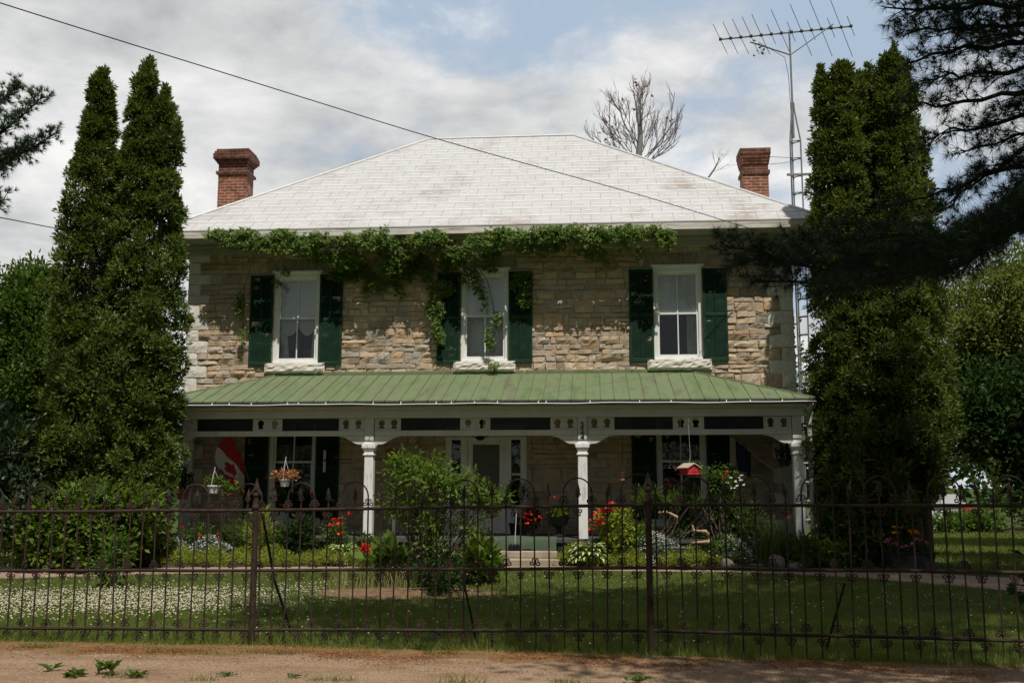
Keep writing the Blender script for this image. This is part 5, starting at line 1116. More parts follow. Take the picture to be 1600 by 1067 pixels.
# ------------------------------------------------------------------ lawn
NEARX = [-22, -13, -9.78, -7.48, -5.9, -4, -1.48, 1, 3, 4.4, 6.25, 8]; NEARY = [15.0, 16.0, 16.6, 17.55, 17.9, 18.3, 18.75, 18.6, 18.35, 17.7, 15.9, 13.6]
def fence_y(x): return np.interp(x, [-9.25, -6.392, -3.534, .54, 3.981, 6.6], [10.82, 10.74, 10.648, 10.341, 9.963, 9.62])
def blades(n, x0, x1, y0, y1, keep, h, w, lean=.45):
    x = RNG.uniform(x0, x1, n); y = RNG.uniform(y0, y1, n); k = keep(x, y); x, y = x[k], y[k]; n = len(x)
    P = np.stack([x, y, zg(y)-.005], 1); a = RNG.uniform(0, PI, n); S = np.stack([np.cos(a), np.sin(a)*.6, np.zeros(n)], 1)*w*RNG.uniform(.6, 1.2, (n, 1))*.5
    patch = 1+.35*np.sin(x*2.1+np.sin(y*1.7))*np.sin(y*2.6+1)
    T = np.stack([RNG.normal(size=n)*lean, RNG.normal(size=n)*lean, np.ones(n)], 1)*(h*RNG.uniform(.5, 1.25, n)*patch)[:, None]
    return np.stack([P-S, P+S, P+T], 1).reshape(-1, 3)
def lawn():
    nearY = lambda x: np.interp(x, NEARX, NEARY)
    isl = lambda x, y: ((x+2.75)/1.3)**2 + ((y-15.05)/.66)**2 < .8+.15*np.sin(x*8)
    keep = lambda x, y: (y < nearY(x)-.03+.05*np.sin(x*9)) & (y > fence_y(x)-.12+.08*np.sin(x*3)) & ~isl(x, y)
    V = [blades(150000, -9.5, 7, 9.7, 13.2, keep, .055, .009), blades(90000, -12.5, 8.5, 13.2, 19.0, keep, .06, .013)]
    k2 = lambda x, y: np.where(x < 0, (x < -9.0-(y-19)*.35) & (y > 18.8), (x > 5.2) & ((y > np.interp(x, [5.2, 7.1, 10, 13], [19.05, 17.8, 15.7, 13.1])+.05) & (np.hypot(x-5.8, y-20.4) > 1.0)))
    V.append(blades(60000, -17, -9, 18.8, 34, k2, .08, .03)); V.append(blades(80000, 5.2, 17, 14, 38, k2, .08, .028))
    # taller unmown grass along the foot of the fence
    kf = lambda x, y: np.abs(y-fence_y(x)) < .10+.06*np.sin(x*2.7)
    V.append(blades(16000, -7.5, 5.5, 9.3, 11, lambda x, y: np.abs(y-fence_y(x)-.03) < .14, .13, .010, .35)); V.append(blades(30000, -8, 5.5, 9.4, 11, kf, .075, .010, .6))
    # tufts on the verge and sidewalk
    c = [(-4.2, 10.05), (-3.4, 10.15), (-3.0, 10.0), (-5.6, 10.25), (-2.2, 10.2), (-1.5, 10.15), (1.2, 10.05), (2.6, 9.75), (-3.75, 9.98), (0.1, 10.05), (-3.3, 8.62), (-2.2, 8.72), (-1.1, 8.70), (-.2, 8.74), (.6, 8.72), (1.6, 8.68), (-4.0, 8.7), (3.1, 8.9)]
    for (x, y) in c:
        m = int(RNG.integers(60, 220)); V.append(blades(m, x-.22, x+.22, y-.07, y+.07, lambda a, b: np.hypot((a-x)/.22, (b-y)/.07) < RNG.random(len(a))**.5*1.2, .08, .008, .7))
    props(np_mesh('grass', np.concatenate(V), 3, MAT['grass']), 'lawn grass behind the fence, growing taller along the foot of the fence', 'grass', kind='stuff')
    # straw-coloured dry grass at the fence foot and round the island bed
    V = [blades(9000, -7.5, 5.2, 9.3, 10.6, lambda x, y: (np.abs(y-fence_y(x)+.22) < .17+.07*np.sin(x*4)) & (np.sin(x*1.9+2)+np.sin(x*5.3) > -.7), .045, .007, 1.2),
         blades(9000, -4.4, -1.2, 14.0, 16.6, lambda x, y: (((x+2.75)/1.4)**2+((y-15.05)/.75)**2 < 1.15) & (RNG.random(len(x)) < .35), .07, .010, 1.0)]
    props(np_mesh('dry_grass', np.concatenate(V), 3, MAT['straw']), 'straw coloured dry grass along the verge and round the island bed', 'grass', kind='stuff')
    # orange pine needles and litter strewn along the verge
    n = 42000; x = RNG.uniform(-7.5, 6, n); y = fence_y(x)-.50-.10*np.sin(x*2.3)+RNG.normal(size=n)*np.where(RNG.random(n) < .55, .13, .45); kk = np.sin(x*3.1+y*4)+np.sin(x*7.3-y*5)+RNG.normal(size=n)*.9 > -.3; x, y = x[kk], y[kk]; k = (y > 8.05) & (y < fence_y(x)-.05); x, y = x[k], y[k]; n = len(x)
    P = np.stack([x, y, .007+RNG.random(n)*.012+zg(y)], 1); a = RNG.uniform(0, PI, n); d = np.stack([np.cos(a), np.sin(a), RNG.normal(size=n)*.15], 1); L = RNG.uniform(.012, .045, n)
    props(np_mesh('pine_litter', leaves(P, d, np.tile([0, 0, 1.], (n, 1)), L, np.full(n, .007)), 4, MAT['litter']), 'orange pine needles and leaf litter strewn along the verge of the sidewalk', 'leaf litter', kind='stuff')
    # grit and pebbles lying on the sidewalk
    n = 9000; x = RNG.uniform(-6.5, 6, n); y = RNG.uniform(8.1, 10.0, n); k = np.sin(x*2+y*5)+np.sin(x*5.3-y*7)+RNG.normal(size=n) > .2; x, y = x[k], y[k]; n = len(x); r = (.003+.009*RNG.random(n)**3)[:, None]; P = np.stack([x, y, np.full(n, .006)], 1)
    o = np.array([[1, .2, 0], [-.2, 1, 0], [-1, -.1, 0], [.1, -.9, 0], [0, 0, .75]]); j = RNG.uniform(.7, 1.3, (n, 5, 1)); V = np.concatenate([np.stack([P+o[a]*r*j[:, a], P+o[b]*r*j[:, b], P+o[4]*r*j[:, 4]], 1) for a, b in ((0, 1), (1, 2), (2, 3), (3, 0))]).reshape(-1, 3)
    props(np_mesh('gravel', V, 3, surf('grit_stones', [(.16, .12, .09), (.32, .25, .19), (.46, .40, .34)], 9, .9, island=.9)), 'loose grit and small pebbles scattered over the sidewalk', 'gravel', kind='stuff')
    # clover in flower
    n = 80000; x = RNG.uniform(-10.5, 7, n); y = RNG.uniform(10.5, 18.6, n); k = keep(x, y); x, y = x[k], y[k]
    f = np.sin(x*1.7+.5)*np.sin(y*1.3+x*.4)*.5+.5
    g = np.sin(x*2.3+y*1.1)*.35+np.sin(x*5.1-y*3.3)*.25+np.sin(y*6+x*1.3)*.2; core = np.clip(1.15*np.exp(-(np.clip(x+7.2, 0, 9)/2.9)**4-np.abs((y-13.4-.20*(x+7))/1.25)**2.4)*(1+.7*g), 0, 1)
    den = core*.95 + .014*(.3+f); k = RNG.random(len(x)) < den; x, y = x[k], y[k]; n = len(x)
    P = np.stack([x, y, zg(y)+RNG.uniform(.055, .10, n)], 1); r = RNG.uniform(.007, .014, n)[:, None]
    o = np.array([[1, 0, 0], [0, 1, 0], [-1, 0, 0], [0, -1, 0], [0, 0, .8], [0, 0, -.8]]); F = [(0, 1, 4), (1, 2, 4), (2, 3, 4), (3, 0, 4), (1, 0, 5), (2, 1, 5), (3, 2, 5), (0, 3, 5)]
    V = np.concatenate([np.stack([P+o[a]*r, P+o[b]*r, P+o[c]*r], 1) for a, b, c in F]).reshape(-1, 3)
    props(np_mesh('clover', V, 3, MAT['clover']), 'white clover in flower, thickest in the sunny lawn on the left', 'clover', kind='stuff')
lawn()

# ------------------------------------------------------------------ flower beds
def cover(name, label, boxes, mat, L=.035, Wd=.022, h=.28):
    V = []
    for (x0, x1, y0, y1, n) in boxes:
        x = RNG.uniform(x0, x1, n); y = RNG.uniform(y0, y1, n); t = (y-y0)/(y1-y0); e = np.clip(np.minimum(x-x0, x1-x)/.25, 0, 1)
        top = h*np.sin(np.clip(.25+t*.75, 0, 1)*PI*.62)*(.8+.22*np.sin(x*4.3)*np.sin(y*5+x*2)+.12*np.sin(x*11))*(.4+.6*e)
        C = np.stack([x, y, zg(y)+top*RNG.random(n)**.45], 1); V.append(clump_leaves(C, .07, 10, L, Wd, np.tile([0, -.3, .5], (n, 1)), 0, .5))
    props(np_mesh(name, np.concatenate(V), 4, mat), label, 'ground cover', kind='stuff')
cover('ground_cover', 'low yellow-green ground cover edging the bed left of the porch steps', [(-8.6, -6.9, 18.95, 19.75, 1000), (-6.95, -5.6, 19.0, 19.75, 900), (-5.7, -4.2, 19.1, 19.75, 900)], MAT['lime'], h=.33)
cover('ground_cover', 'low yellow-green ground cover edging the bed right of the porch steps', [(-.75, 1.0, 19.5, 20.0, 900), (1.1, 2.5, 19.55, 20.0, 620)], MAT['lime'], h=.33)
def mound(label, c, rx, ry, h, n, flowers, cat='flowering plant', mat='silver', fmat='whitefl', fr=.022, L=.06, Wd=.012, group=None, name='white_flower_plant'):
    root = thing(name, label, cat, (c[0], c[1], float(zg(c[1]))), group); x = RNG.normal(size=n)*rx*.5; y = RNG.normal(size=n)*ry*.5
    top = h*np.exp(-((x/rx)**2+(y/ry)**2)*.9); C = np.stack([c[0]+x, c[1]+y, zg(c[1])+.03+top*RNG.random(n)**.5], 1)
    np_mesh('foliage', clump_leaves(C, .06, 9, L, Wd, np.tile([0, 0, .8], (n, 1)), 0, .6), 4, MAT[mat], root)
    if flowers:
        i = RNG.integers(0, n, flowers); Q = C[i].copy(); Q[:, 2] = zg(c[1])+top[i]+RNG.uniform(.0, .09, flowers); Q[:, 1] -= .03
        blossoms(root, 'flowers', Q, fr, MAT[fmat])
    return root
mound('silver-leaved white-flowered plant at the left end of the bed, by the cedars', (-8.2, 19.6), .60, .25, .46, 300, 260)
mound('silver-leaved white-flowered plant beside the rose bush left of the fence post', (-7.4, 19.65), .48, .25, .48, 220, 190)
mound('silver-leaved white-flowered plant in front of the driftwood', (1.15, 19.9), .55, .22, .54, 300, 190)
mound('silver-leaved white-flowered plant to the right of the driftwood', (2.55, 19.85), .42, .2, .48, 200, 140)
def hosta(label, c, r, h):
    root = thing('hosta', label, 'plant', (c[0], c[1], float(zg(c[1]))), 'variegated hostas'); n = 150; a = RNG.uniform(0, 2*PI, n); e = RNG.random(n)
    z0 = zg(c[1])+.06+h*.75*(1-e*.7); rr = r*(.15+.65*e); B = np.stack([c[0]+rr*np.cos(a), c[1]+rr*np.sin(a)*.7, z0], 1)
    D = np.stack([np.cos(a), np.sin(a), .45-e*.9], 1)+rdir(n)*.2; D = norm(D); N = norm(np.stack([-np.cos(a)*.2, -np.sin(a)*.2, np.ones(n)], 1)+rdir(n)*.25); L = RNG.uniform(.14, .22, n); S = norm(np.cross(D, N)); Nn = np.cross(S, D)
    W = L*.52; V1, V2 = [], []
    def pt(t, s, dz): return B + D*(L*t)[:, None] + S*(W*s)[:, None] + Nn*(L*dz)[:, None]
    # pale centre stripe and green margins, each leaf cupped
    for s0, s1, out in ((-.24, .24, V2), (-.5, -.24, V1), (.24, .5, V1)):
        out.append(np.stack([pt(0, s0*.1, 0), pt(.4, s0, .05+abs(s0)*.12), pt(.75, s0*.8, .02+abs(s0)*.1), pt(1, 0, -.18), pt(.75, s1*.8, .02+abs(s1)*.1), pt(.4, s1, .05+abs(s1)*.12)], 1).reshape(-1, 3))
    f = np_mesh('leaf', np.concatenate(V1), 6, MAT['bush'], root); np_mesh('leaf_stripe', np.concatenate(V2), 6, HST, f)
HST = leafm('hosta_cream', [(.30, .36, .12), (.48, .52, .26), (.58, .60, .38)], .2, big=0)
hosta('clump of cream-striped hosta at the foot of the second porch column', (-4.75, 19.55), .45, .36)
hosta('clump of cream-striped hosta below the third porch column, by the red roses', (-.12, 19.75), .42, .42)
def flowering(name, label, cat, base, blobs, mat, fl, fmat, fr, L=.055, Wd=.036, per=11, stems=5, petals=8, rc=.09):
    r = bushy(name, label, cat, base, blobs, MAT[mat], per, L, Wd, rc, stems=stems)
    if fl is not None: blossoms(r, 'flowers', fl, fr, MAT[fmat], petals)
    return r
def pts(l, Y): return [at(x, y, Y) for x, y in l]
flowering('rose_bush', 'low rose bush with a few red blooms behind the white flowers on the left', 'rose bush', (-7.75, 19.8, .15), [(-7.75, 19.8, .62, .36, .25, .32, 90)], 'bush', pts([(284, 823), (311, 836), (341, 835), (287, 826)], 19.55), 'red', .05)
bushy('lily_clump', 'clump of pale arching strap leaves behind the fence post on the left', 'plant', (-6.5, 19.9, .15), [(-6.5, 19.9, .75, .24, .2, .42, 70)], MAT['lime'], 9, .22, .018, .10, stems=3, upb=.9)
bushy('feathery_plant', 'soft feathery dark green plant left of the fence post, in front of the porch', 'plant', (-7.0, 20.0, .15), [(-6.95, 19.95, .6, .38, .2, .42, 120)], MAT['bush'], 12, .10, .012, .12, stems=4, upb=.7)
bushy('leafy_shrub', 'dense dark green rounded shrub in the bed between the lily and the red geraniums', 'bush', (-5.7, 19.8, .15), [(-5.7, 19.8, .62, .36, .25, .42, 130)], MAT['darkbush'], 12, .075, .045, .09)
flowering('geranium', 'red geranium just left of the second porch column', 'flowering plant', (-5.0, 19.85, .15), [(-5.0, 19.85, .68, .28, .2, .34, 70)], 'bush', pts([(546, 804), (530, 810), (521, 812), (518, 820), (531, 818), (548, 806), (532, 834)], 19.6), 'red', .065)
flowering('peony', 'single deep red double bloom standing in front of the cream-striped hosta', 'flowering plant', (-4.1, 18.7, .13), [(-4.1, 18.7, .38, .2, .16, .22, 36)], 'bush', pts([(570, 852), (567, 859), (574, 859), (571, 862), (570, 857)], 18.5), 'red', .075, petals=14)
bushy('big_leaf_plant', 'plant with broad glossy leaves at the left foot of the tall shrub', 'plant', (-3.15, 16.7, .1), [(-3.2, 16.6, .42, .38, .3, .26, 34)], MAT['shrub'], 7, .26, .17, .14, stems=4, droop=.2)
bushy('big_leaf_plant', 'bright plant with long wavy leaves at the right foot of the tall shrub', 'plant', (-1.95, 16.7, .1), [(-1.9, 16.6, .42, .40, .3, .24, 44)], MAT['shrub'], 9, .22, .10, .14, stems=4, upb=.5)
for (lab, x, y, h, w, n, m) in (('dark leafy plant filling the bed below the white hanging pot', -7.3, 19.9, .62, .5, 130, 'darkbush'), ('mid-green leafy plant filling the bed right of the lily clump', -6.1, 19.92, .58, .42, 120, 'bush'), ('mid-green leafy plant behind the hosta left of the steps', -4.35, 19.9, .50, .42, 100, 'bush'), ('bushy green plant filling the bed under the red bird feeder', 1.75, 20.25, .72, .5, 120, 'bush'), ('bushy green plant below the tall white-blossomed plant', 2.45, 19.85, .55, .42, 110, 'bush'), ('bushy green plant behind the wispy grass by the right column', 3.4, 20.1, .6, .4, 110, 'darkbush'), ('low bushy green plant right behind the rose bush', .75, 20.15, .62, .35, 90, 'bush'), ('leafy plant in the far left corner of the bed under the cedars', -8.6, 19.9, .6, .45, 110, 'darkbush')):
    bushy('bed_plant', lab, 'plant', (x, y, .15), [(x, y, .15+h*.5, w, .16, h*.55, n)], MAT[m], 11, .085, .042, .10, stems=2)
# the tall shrub of the island bed
bushy('tall_shrub', 'tall loose bright green shrub in the island bed in front of the door', 'bush', (-2.5, 15.6, .12), [(-2.6, 15.6, 1.74, .54, .5, .34, 150), (-2.0, 15.6, 1.60, .42, .45, .32, 66), (-2.95, 15.6, 1.36, .32, .42, .25, 40), (-2.5, 15.6, 1.2, .42, .45, .34, 60), (-2.5, 15.6, .7, .26, .28, .40, 46), (-1.55, 15.6, 1.45, .32, .3, .18, 34), (-1.85, 15.6, 1.0, .28, .25, .18, 22), (-2.9, 15.5, 1.95, .2, .2, .16, 26)], MAT['shrub'], 9, .095, .040, .13, stems=9, upb=.05, droop=.15, shell=.6)
bushy('dark_shrub', 'low dark shrub at the base of the tall shrub in the island bed', 'bush', (-2.25, 14.9, .08), [(-2.2, 14.9, .38, .38, .3, .3, 70)], MAT['darkbush'], 9, .09, .05, .11)
def reeds(label, x0, x1, y0, y1, n, h, mat, name='grass_clump'):
    root = thing(name, label, 'plant', ((x0+x1)/2, (y0+y1)/2, .09)); x = RNG.uniform(x0, x1, n); y = RNG.uniform(y0, y1, n); P = np.stack([x, y, zg(y)], 1); l = h*RNG.uniform(.5, 1.1, n)[:, None]; d = np.stack([RNG.normal(size=n)*.22, RNG.normal(size=n)*.2, np.ones(n)], 1)
    S = np.array([.005, 0, 0]); b = np.stack([RNG.normal(size=n)*.12, RNG.normal(size=n)*.1, -np.ones(n)*.10], 1)*l*2
    m1 = P+d*l*.6; np_mesh('blade', np.concatenate([np.stack([P-S, P+S, m1+S*.7, m1-S*.7], 1), np.stack([m1-S*.7, m1+S*.7, P+d*l+b+S*.15, P+d*l+b-S*.15], 1)]).reshape(-1, 3), 4, MAT[mat], root)
reeds('tall half-dry grass growing in the island bed left of the tall shrub', -3.95, -2.7, 15.2, 16.2, 150, .46, 'straw'); reeds('green iris leaves standing in the island bed', -3.7, -2.5, 15.5, 16.3, 200, .5, 'bush', 'iris_clump')
# right of the steps
flowering('rose_bush', 'tall bright rose bush with a cluster of red blooms beside the third column', 'rose bush', (.45, 19.9, .15), [(.45, 19.9, .75, .36, .25, .5, 150), (.2, 19.85, .95, .2, .2, .22, 36)], 'lime', pts([(926, 812), (931, 806), (936, 800), (941, 798), (946, 796), (934, 815), (939, 818), (943, 806), (951, 794), (955, 798), (924, 827), (969, 794), (955, 787), (938, 811), (930, 820), (948, 803)], 19.62), 'red', .07, L=.07, Wd=.045)
bushy('leafy_shrub', 'small shaded green plant between the rose bush and the right fence post', 'bush', (.95, 20.0, .15), [(.95, 20.0, .58, .22, .2, .34, 60)], MAT['shrub'], 10, .11, .045, .1)
bushy('juniper', 'spreading soft green juniper rising behind the right fence post', 'bush', (1.1, 20.15, .15), [(1.05, 20.1, 1.42, .34, .22, .20, 90), (1.75, 20.1, 1.36, .5, .22, .14, 100), (2.5, 20.1, 1.30, .5, .22, .18, 100), (3.0, 20.1, 1.0, .35, .2, .3, 70)], MAT['bush'], 11, .085, .012, .11, stems=7)
flowering('mock_orange', 'tall plant with white blossoms and two red blooms near the navy flag', 'flowering plant', (2.45, 19.95, .15), [(2.45, 19.95, 1.75, .28, .2, .26, 70), (2.5, 20.0, 1.2, .28, .2, .4, 60), (2.0, 19.95, 1.9, .16, .12, .10, 14)], 'bush', None, 'whitefl', .03)
_m = bpy.data.objects['mock_orange']; blossoms(_m, 'white_flowers', np.array(pts([(1140, 748), (1146, 752), (1152, 757), (1160, 746), (1163, 758), (1150, 765), (1136, 757), (1158, 752), (1144, 760), (1165, 752), (1155, 742)], 19.75))+RNG.normal(size=(11, 3))*.03, .04, MAT['whitefl']); blossoms(_m, 'red_flowers', pts([(1137, 738), (1136, 741), (1131, 746)], 19.75), .05, MAT['red'])
bushy('leafy_shrub', 'dark shaded shrub behind the white flowers right of the driftwood', 'bush', (2.75, 20.2, .15), [(2.7, 20.15, .8, .5, .2, .5, 130), (1.9, 20.3, .85, .5, .15, .35, 90)], MAT['darkbush'], 11, .085, .04, .11)
reeds('tall wispy grass in front of the right porch column', 3.05, 3.65, 19.7, 20.0, 260, 1.05, 'bush', 'wispy_grass')
bushy('fern', 'bright ferny plant in the corner bed right of the porch', 'plant', (3.95, 19.75, .15), [(3.9, 19.7, .42, .36, .25, .26, 80), (4.45, 19.8, .36, .36, .25, .22, 70)], MAT['shrub'], 10, .13, .045, .11, upb=.3)
bushy('leafy_vine', 'round-leaved vine climbing the lower right porch corner', 'vine', (4.45, 20.0, .15), [(4.4, 19.95, .95, .22, .16, .42, 50), (4.7, 20.0, .62, .28, .2, .3, 50)], MAT['bush'], 7, .11, .10, .11)
def rock(label, c, rx, ry, rz, cat='stone'):
    root_v = []; nu, nv = 14, 9; ph = RNG.uniform(0, 6, 5); V = []
    for j in range(nv):
        v = PI*j/(nv-1)
        for i in range(nu):
            u = 2*PI*i/nu; d = np.array([math.cos(u)*math.sin(v), math.sin(u)*math.sin(v), math.cos(v)]); k = 1+.16*math.sin(2*u+ph[0]+3*d[2])+.10*math.sin(3*u+ph[1])*math.sin(2*v+ph[2]); V.append((c[0]+d[0]*rx*k, c[1]+d[1]*ry*k, float(zg(c[1]))+rz*.55+d[2]*rz*k))
    mb = MB().add(V, [(j*nu+i, j*nu+(i+1) % nu, (j+1)*nu+(i+1) % nu, (j+1)*nu+i) for j in range(nv-1) for i in range(nu)]); props(mb.build('rock', MAT['rock'], None, True), label, cat, 'rocks edging the flower beds')
for (px, py, Y, rx, rz, lab) in ((1135, 880, 19.6, .14, .12, 'rounded pale rock at the edge of the bed under the white flowers'), (1130, 866, 19.75, .10, .08, 'small pinkish rock just above the rounded pale rock'), (1213, 870, 19.6, .22, .17, 'largest dark-shaded rock in front of the wispy grass'), (1244, 873, 19.5, .20, .08, 'flat pale rock right of the largest dark-shaded rock'), (1312, 871, 20.0, .30, .09, 'long flat sunlit rock at the foot of the broad cedar'), (174, 873, 18.85, .12, .12, 'lone rock under the broad-leaved shrub at the left'), (1018, 872, 19.55, .11, .11, 'small pink rock close to the right fence post'), (1348, 874, 20.1, .16, .08, 'small rock beside the long flat sunlit rock')):
    p = at(px, py, Y); rock(lab, (p[0], Y), rx*.8, rx*.6, rz*.8)
# driftwood and dark trough in the right bed
t = thing('garden_trough', 'dark oval garden trough in the shade of the right bed', 'planter', (1.75, 20.0, .15)); V = []
mb = MB(); n = 28; pr = [(.30, .0), (.46, .05), (.54, .22), (.56, .30), (.52, .30), (.48, .22), (.0, .20)]
V = [(1.75+r*1.15*math.cos(2*PI*k/n), 19.98+r*.33*math.sin(2*PI*k/n), .17+z) for r, z in pr for k in range(n)]
mb.add(V, [(j*n+k, j*n+(k+1) % n, (j+1)*n+(k+1) % n, (j+1)*n+k) for j in range(len(pr)-1) for k in range(n)]); mb.build('basin', MAT['trough'], t, True)
mb = MB(); mb.tube([(1.75+.555*1.15*math.cos(u), 19.98+.56*.33*math.sin(u), .475) for u in np.linspace(0, 2*PI, 30)], .012, 5); mb.build('rim', MAT['rock'], t)
def driftwood(label, l, Y, r):
    P = [at(x, y, Y+.05*math.sin(i*1.7)) for i, (x, y) in enumerate(l)]; R = [r*(1+.25*math.sin(i*2.3)) for i in range(len(P))]; R[0] *= .4; R[-1] *= .6
    r *= .72; pts = []; rr = []
    for i in range(len(P)-1):
        for q in (0, .33, .66): pts.append(P[i]*(1-q)+P[i+1]*q+RNG.normal(size=3)*.004); rr.append(R[i]*(1-q)+R[i+1]*q)
    props(MB().tube(pts+[P[-1]], rr+[R[-1]], 7).build('driftwood', MAT['driftwood'], None, True), label, 'driftwood')
driftwood('pale S-shaped driftwood branch curling up over the dark trough', [(1082, 821), (1083, 828), (1092, 830), (1102, 830), (1108, 835), (1111, 842), (1107, 846), (1095, 847), (1080, 848)], 19.75, .028)
driftwood('short crooked driftwood stick left of the S-shaped branch, by the fence post', [(1028, 800), (1040, 799), (1050, 803), (1057, 807), (1060, 812), (1056, 818)], 19.8, .026)

# ------------------------------------------------------------------ things on and under the porch
def potprof(r, h): return [(r*.68, 0), (r*.92, h*.82), (r*1.02, h*.83), (r*1.02, h), (r*.9, h), (r*.84, h*.8), (0, h*.8)]
def basket(name, label, px, py, Y, r, h, mat, fol, fn, wires, hang, L=.07, Wd=.055, flowers=None, blobs=None, hook=None):
    p = at(px, py, Y); root = thing(name, label, 'hanging basket', (p[0], Y, p[2]-h/2)); c = (p[0], Y, p[2]-h/2)
    MB().lathe(potprof(r, h), c, 20).build('pot', MAT[mat], root, False)
    mb = MB()
    for k in range(3):
        a = 2*PI*k/3+.5; mb.tube([(c[0]+r*math.cos(a), Y+r*math.sin(a), c[2]+h), (c[0], Y, c[2]+h+wires)], .004, 4)
    mb.tube([(c[0], Y, c[2]+h+wires-.02), (c[0]+.01, Y, c[2]+h+wires+.06)], .007, 4); mb.build('hanger', MAT['plastic' if mat != 'terracotta' else 'wire'], root); MB().tube([(c[0]+.01, Y, c[2]+h+wires+.055), (c[0], Y, hang)], .0022, 4).build('hook_wire', MAT['wire'], root)
    B = blobs or [(0, 0, .04, 1.15, 1.0, .09, fn)]
    V = []
    for (dx, dy, dz, ex, ey, ez, n) in B:
        d = rdir(n)*RNG.random((n, 1))**.5; C = np.array([c[0]+dx, Y+dy, c[2]+h+dz])+d*np.array([ex*r, ey*r, ez]); V.append(clump_leaves(C, .05, 6, L, Wd, np.tile([0, -.3, .4], (n, 1)), .0, .3))
    np_mesh('foliage', np.concatenate(V), 4, MAT[fol], root)
    if flowers: blossoms(root, 'flowers', pts(flowers[0], Y-.12), flowers[2], MAT[flowers[1]])
basket('hanging_basket', 'white ridged hanging pot with trailing geranium left of the fence post', 334, 764, 20.15, .135, .16, 'plastic', 'shrub', 26, .30, 2.98, blobs=[(0, 0, .06, 1.1, .9, .10, 26), (.32, -.05, -.06, .9, .8, .14, 22), (.52, -.05, -.06, .6, .6, .07, 10), (-.12, 0, .05, .5, .5, .1, 8)], flowers=([(367, 751), (361, 771), (345, 773)], 'red', .03))
basket('hanging_basket', 'light grey hanging pot of pink and yellow coleus in front of the left window', 445, 754, 20.15, .115, .15, 'greypot', 'coleus', 60, .38, 2.98, L=.06, Wd=.03, blobs=[(0, 0, .06, 1.7, 1.3, .09, 60), (-.2, 0, .05, .7, .7, .07, 16), (.2, 0, .07, .7, .7, .09, 18)])
basket('hanging_basket', 'terracotta hanging pot in deep shade at the left end of the porch', 285, 772, 20.9, .145, .2, 'terracotta', 'darkbush', 50, .35, 3.05, blobs=[(0, 0, .22, 1.3, 1.2, .26, 60)], flowers=([(300, 742)], 'red', .045))
basket('hanging_basket', 'hanging basket with a pale coral bloom at the top of the right column', 1226, 722, 20.5, .13, .15, 'trough', 'darkbush', 40, .25, 2.98, blobs=[(0, 0, .1, 1.2, 1, .16, 46), (.12, -.1, -.05, .8, .8, .1, 16)], flowers=([(1239, 719), (1241, 721), (1236, 722), (1243, 718)], 'coleus', .055))
basket('hanging_basket', 'small bright terracotta pot hung low against the right column', 1231, 804, 19.95, .085, .15, 'terracotta', 'bush', 14, .35, 1.60, L=.05, Wd=.03)
# red bird feeder shaped like a little barn
def feeder():
    p = at(1077, 733, 20.0); x, y, z = p; rz = .45; root = thing('bird_feeder', 'red barn-shaped bird feeder hanging from the porch beam', 'bird feeder', (x, y, z), rz=rz); c, s = math.cos(rz), math.sin(rz)
    rot = lambda V: [(x+(a-x)*c-(b-y)*s, y+(a-x)*s+(b-y)*c, k) for a, b, k in V]
    def bl(mb, name, mat, par): mb.v = rot(mb.v); return mb.build(name, mat, par)
    b = MB(); b.prism([(x-.11, z-.08), (x+.11, z-.08), (x+.13, z+.03), (x, z+.10), (x-.13, z+.03)], y-.17, y+.17); bl(b, 'body', MAT['feedred'], root)
    r = MB()
    for sd in (-1, 1): r.prism([(x+sd*.155, z+.012), (x, z+.103), (x, z+.123), (x+sd*.165, z+.028)][::sd], y-.20, y+.20)
    bl(r, 'roof', MAT['feedroof'], root)
    t = MB(); t.bbox(x-.15, x+.15, y-.2, y+.2, z-.10, z-.081, .004); t.box(x-.155, x+.155, y-.205, y-.2005, z-.10, z-.06); bl(t, 'tray', MAT['feedred'], root)
    o = MB(); o.box(x-.05, x+.05, y-.173, y-.169, z-.078, z-.04); bl(o, 'opening', MAT['dark'], root)
    w = MB().tube([(x, y, z+.12), (x+.03, y, z+.24), (x, y, 2.96)], .0025, 4); bl(w, 'hanger', MAT['plastic'], root)
feeder()
def hummer():
    p = at(973, 740, 20.5); x, y, z = p; root = thing('hummingbird_feeder', 'slim glass hummingbird feeder with orange base right of the third column', 'bird feeder', (x, y, z-.15))
    MB().lathe([(.0, 0), (.055, .005), (.06, .02), (.03, .035), (.0, .036)], (x, y, z-.14), 14).build('base', MAT['terracotta'], root)
    MB().lathe([(.02, 0), (.024, .1), (.024, .2), (.012, .23), (0, .235)], (x, y, z-.10), 12).build('bottle', MAT['glass'], root)
    MB().lathe([(0, 0), (.035, .004), (.03, .018), (0, .02)], (x, y, z+.02), 12).build('collar', MAT['terracotta'], root)
    MB().tube([(x, y, z+.135), (x, y, 2.96)], .004, 4).build('hanger', MAT['wire'], root)
hummer()
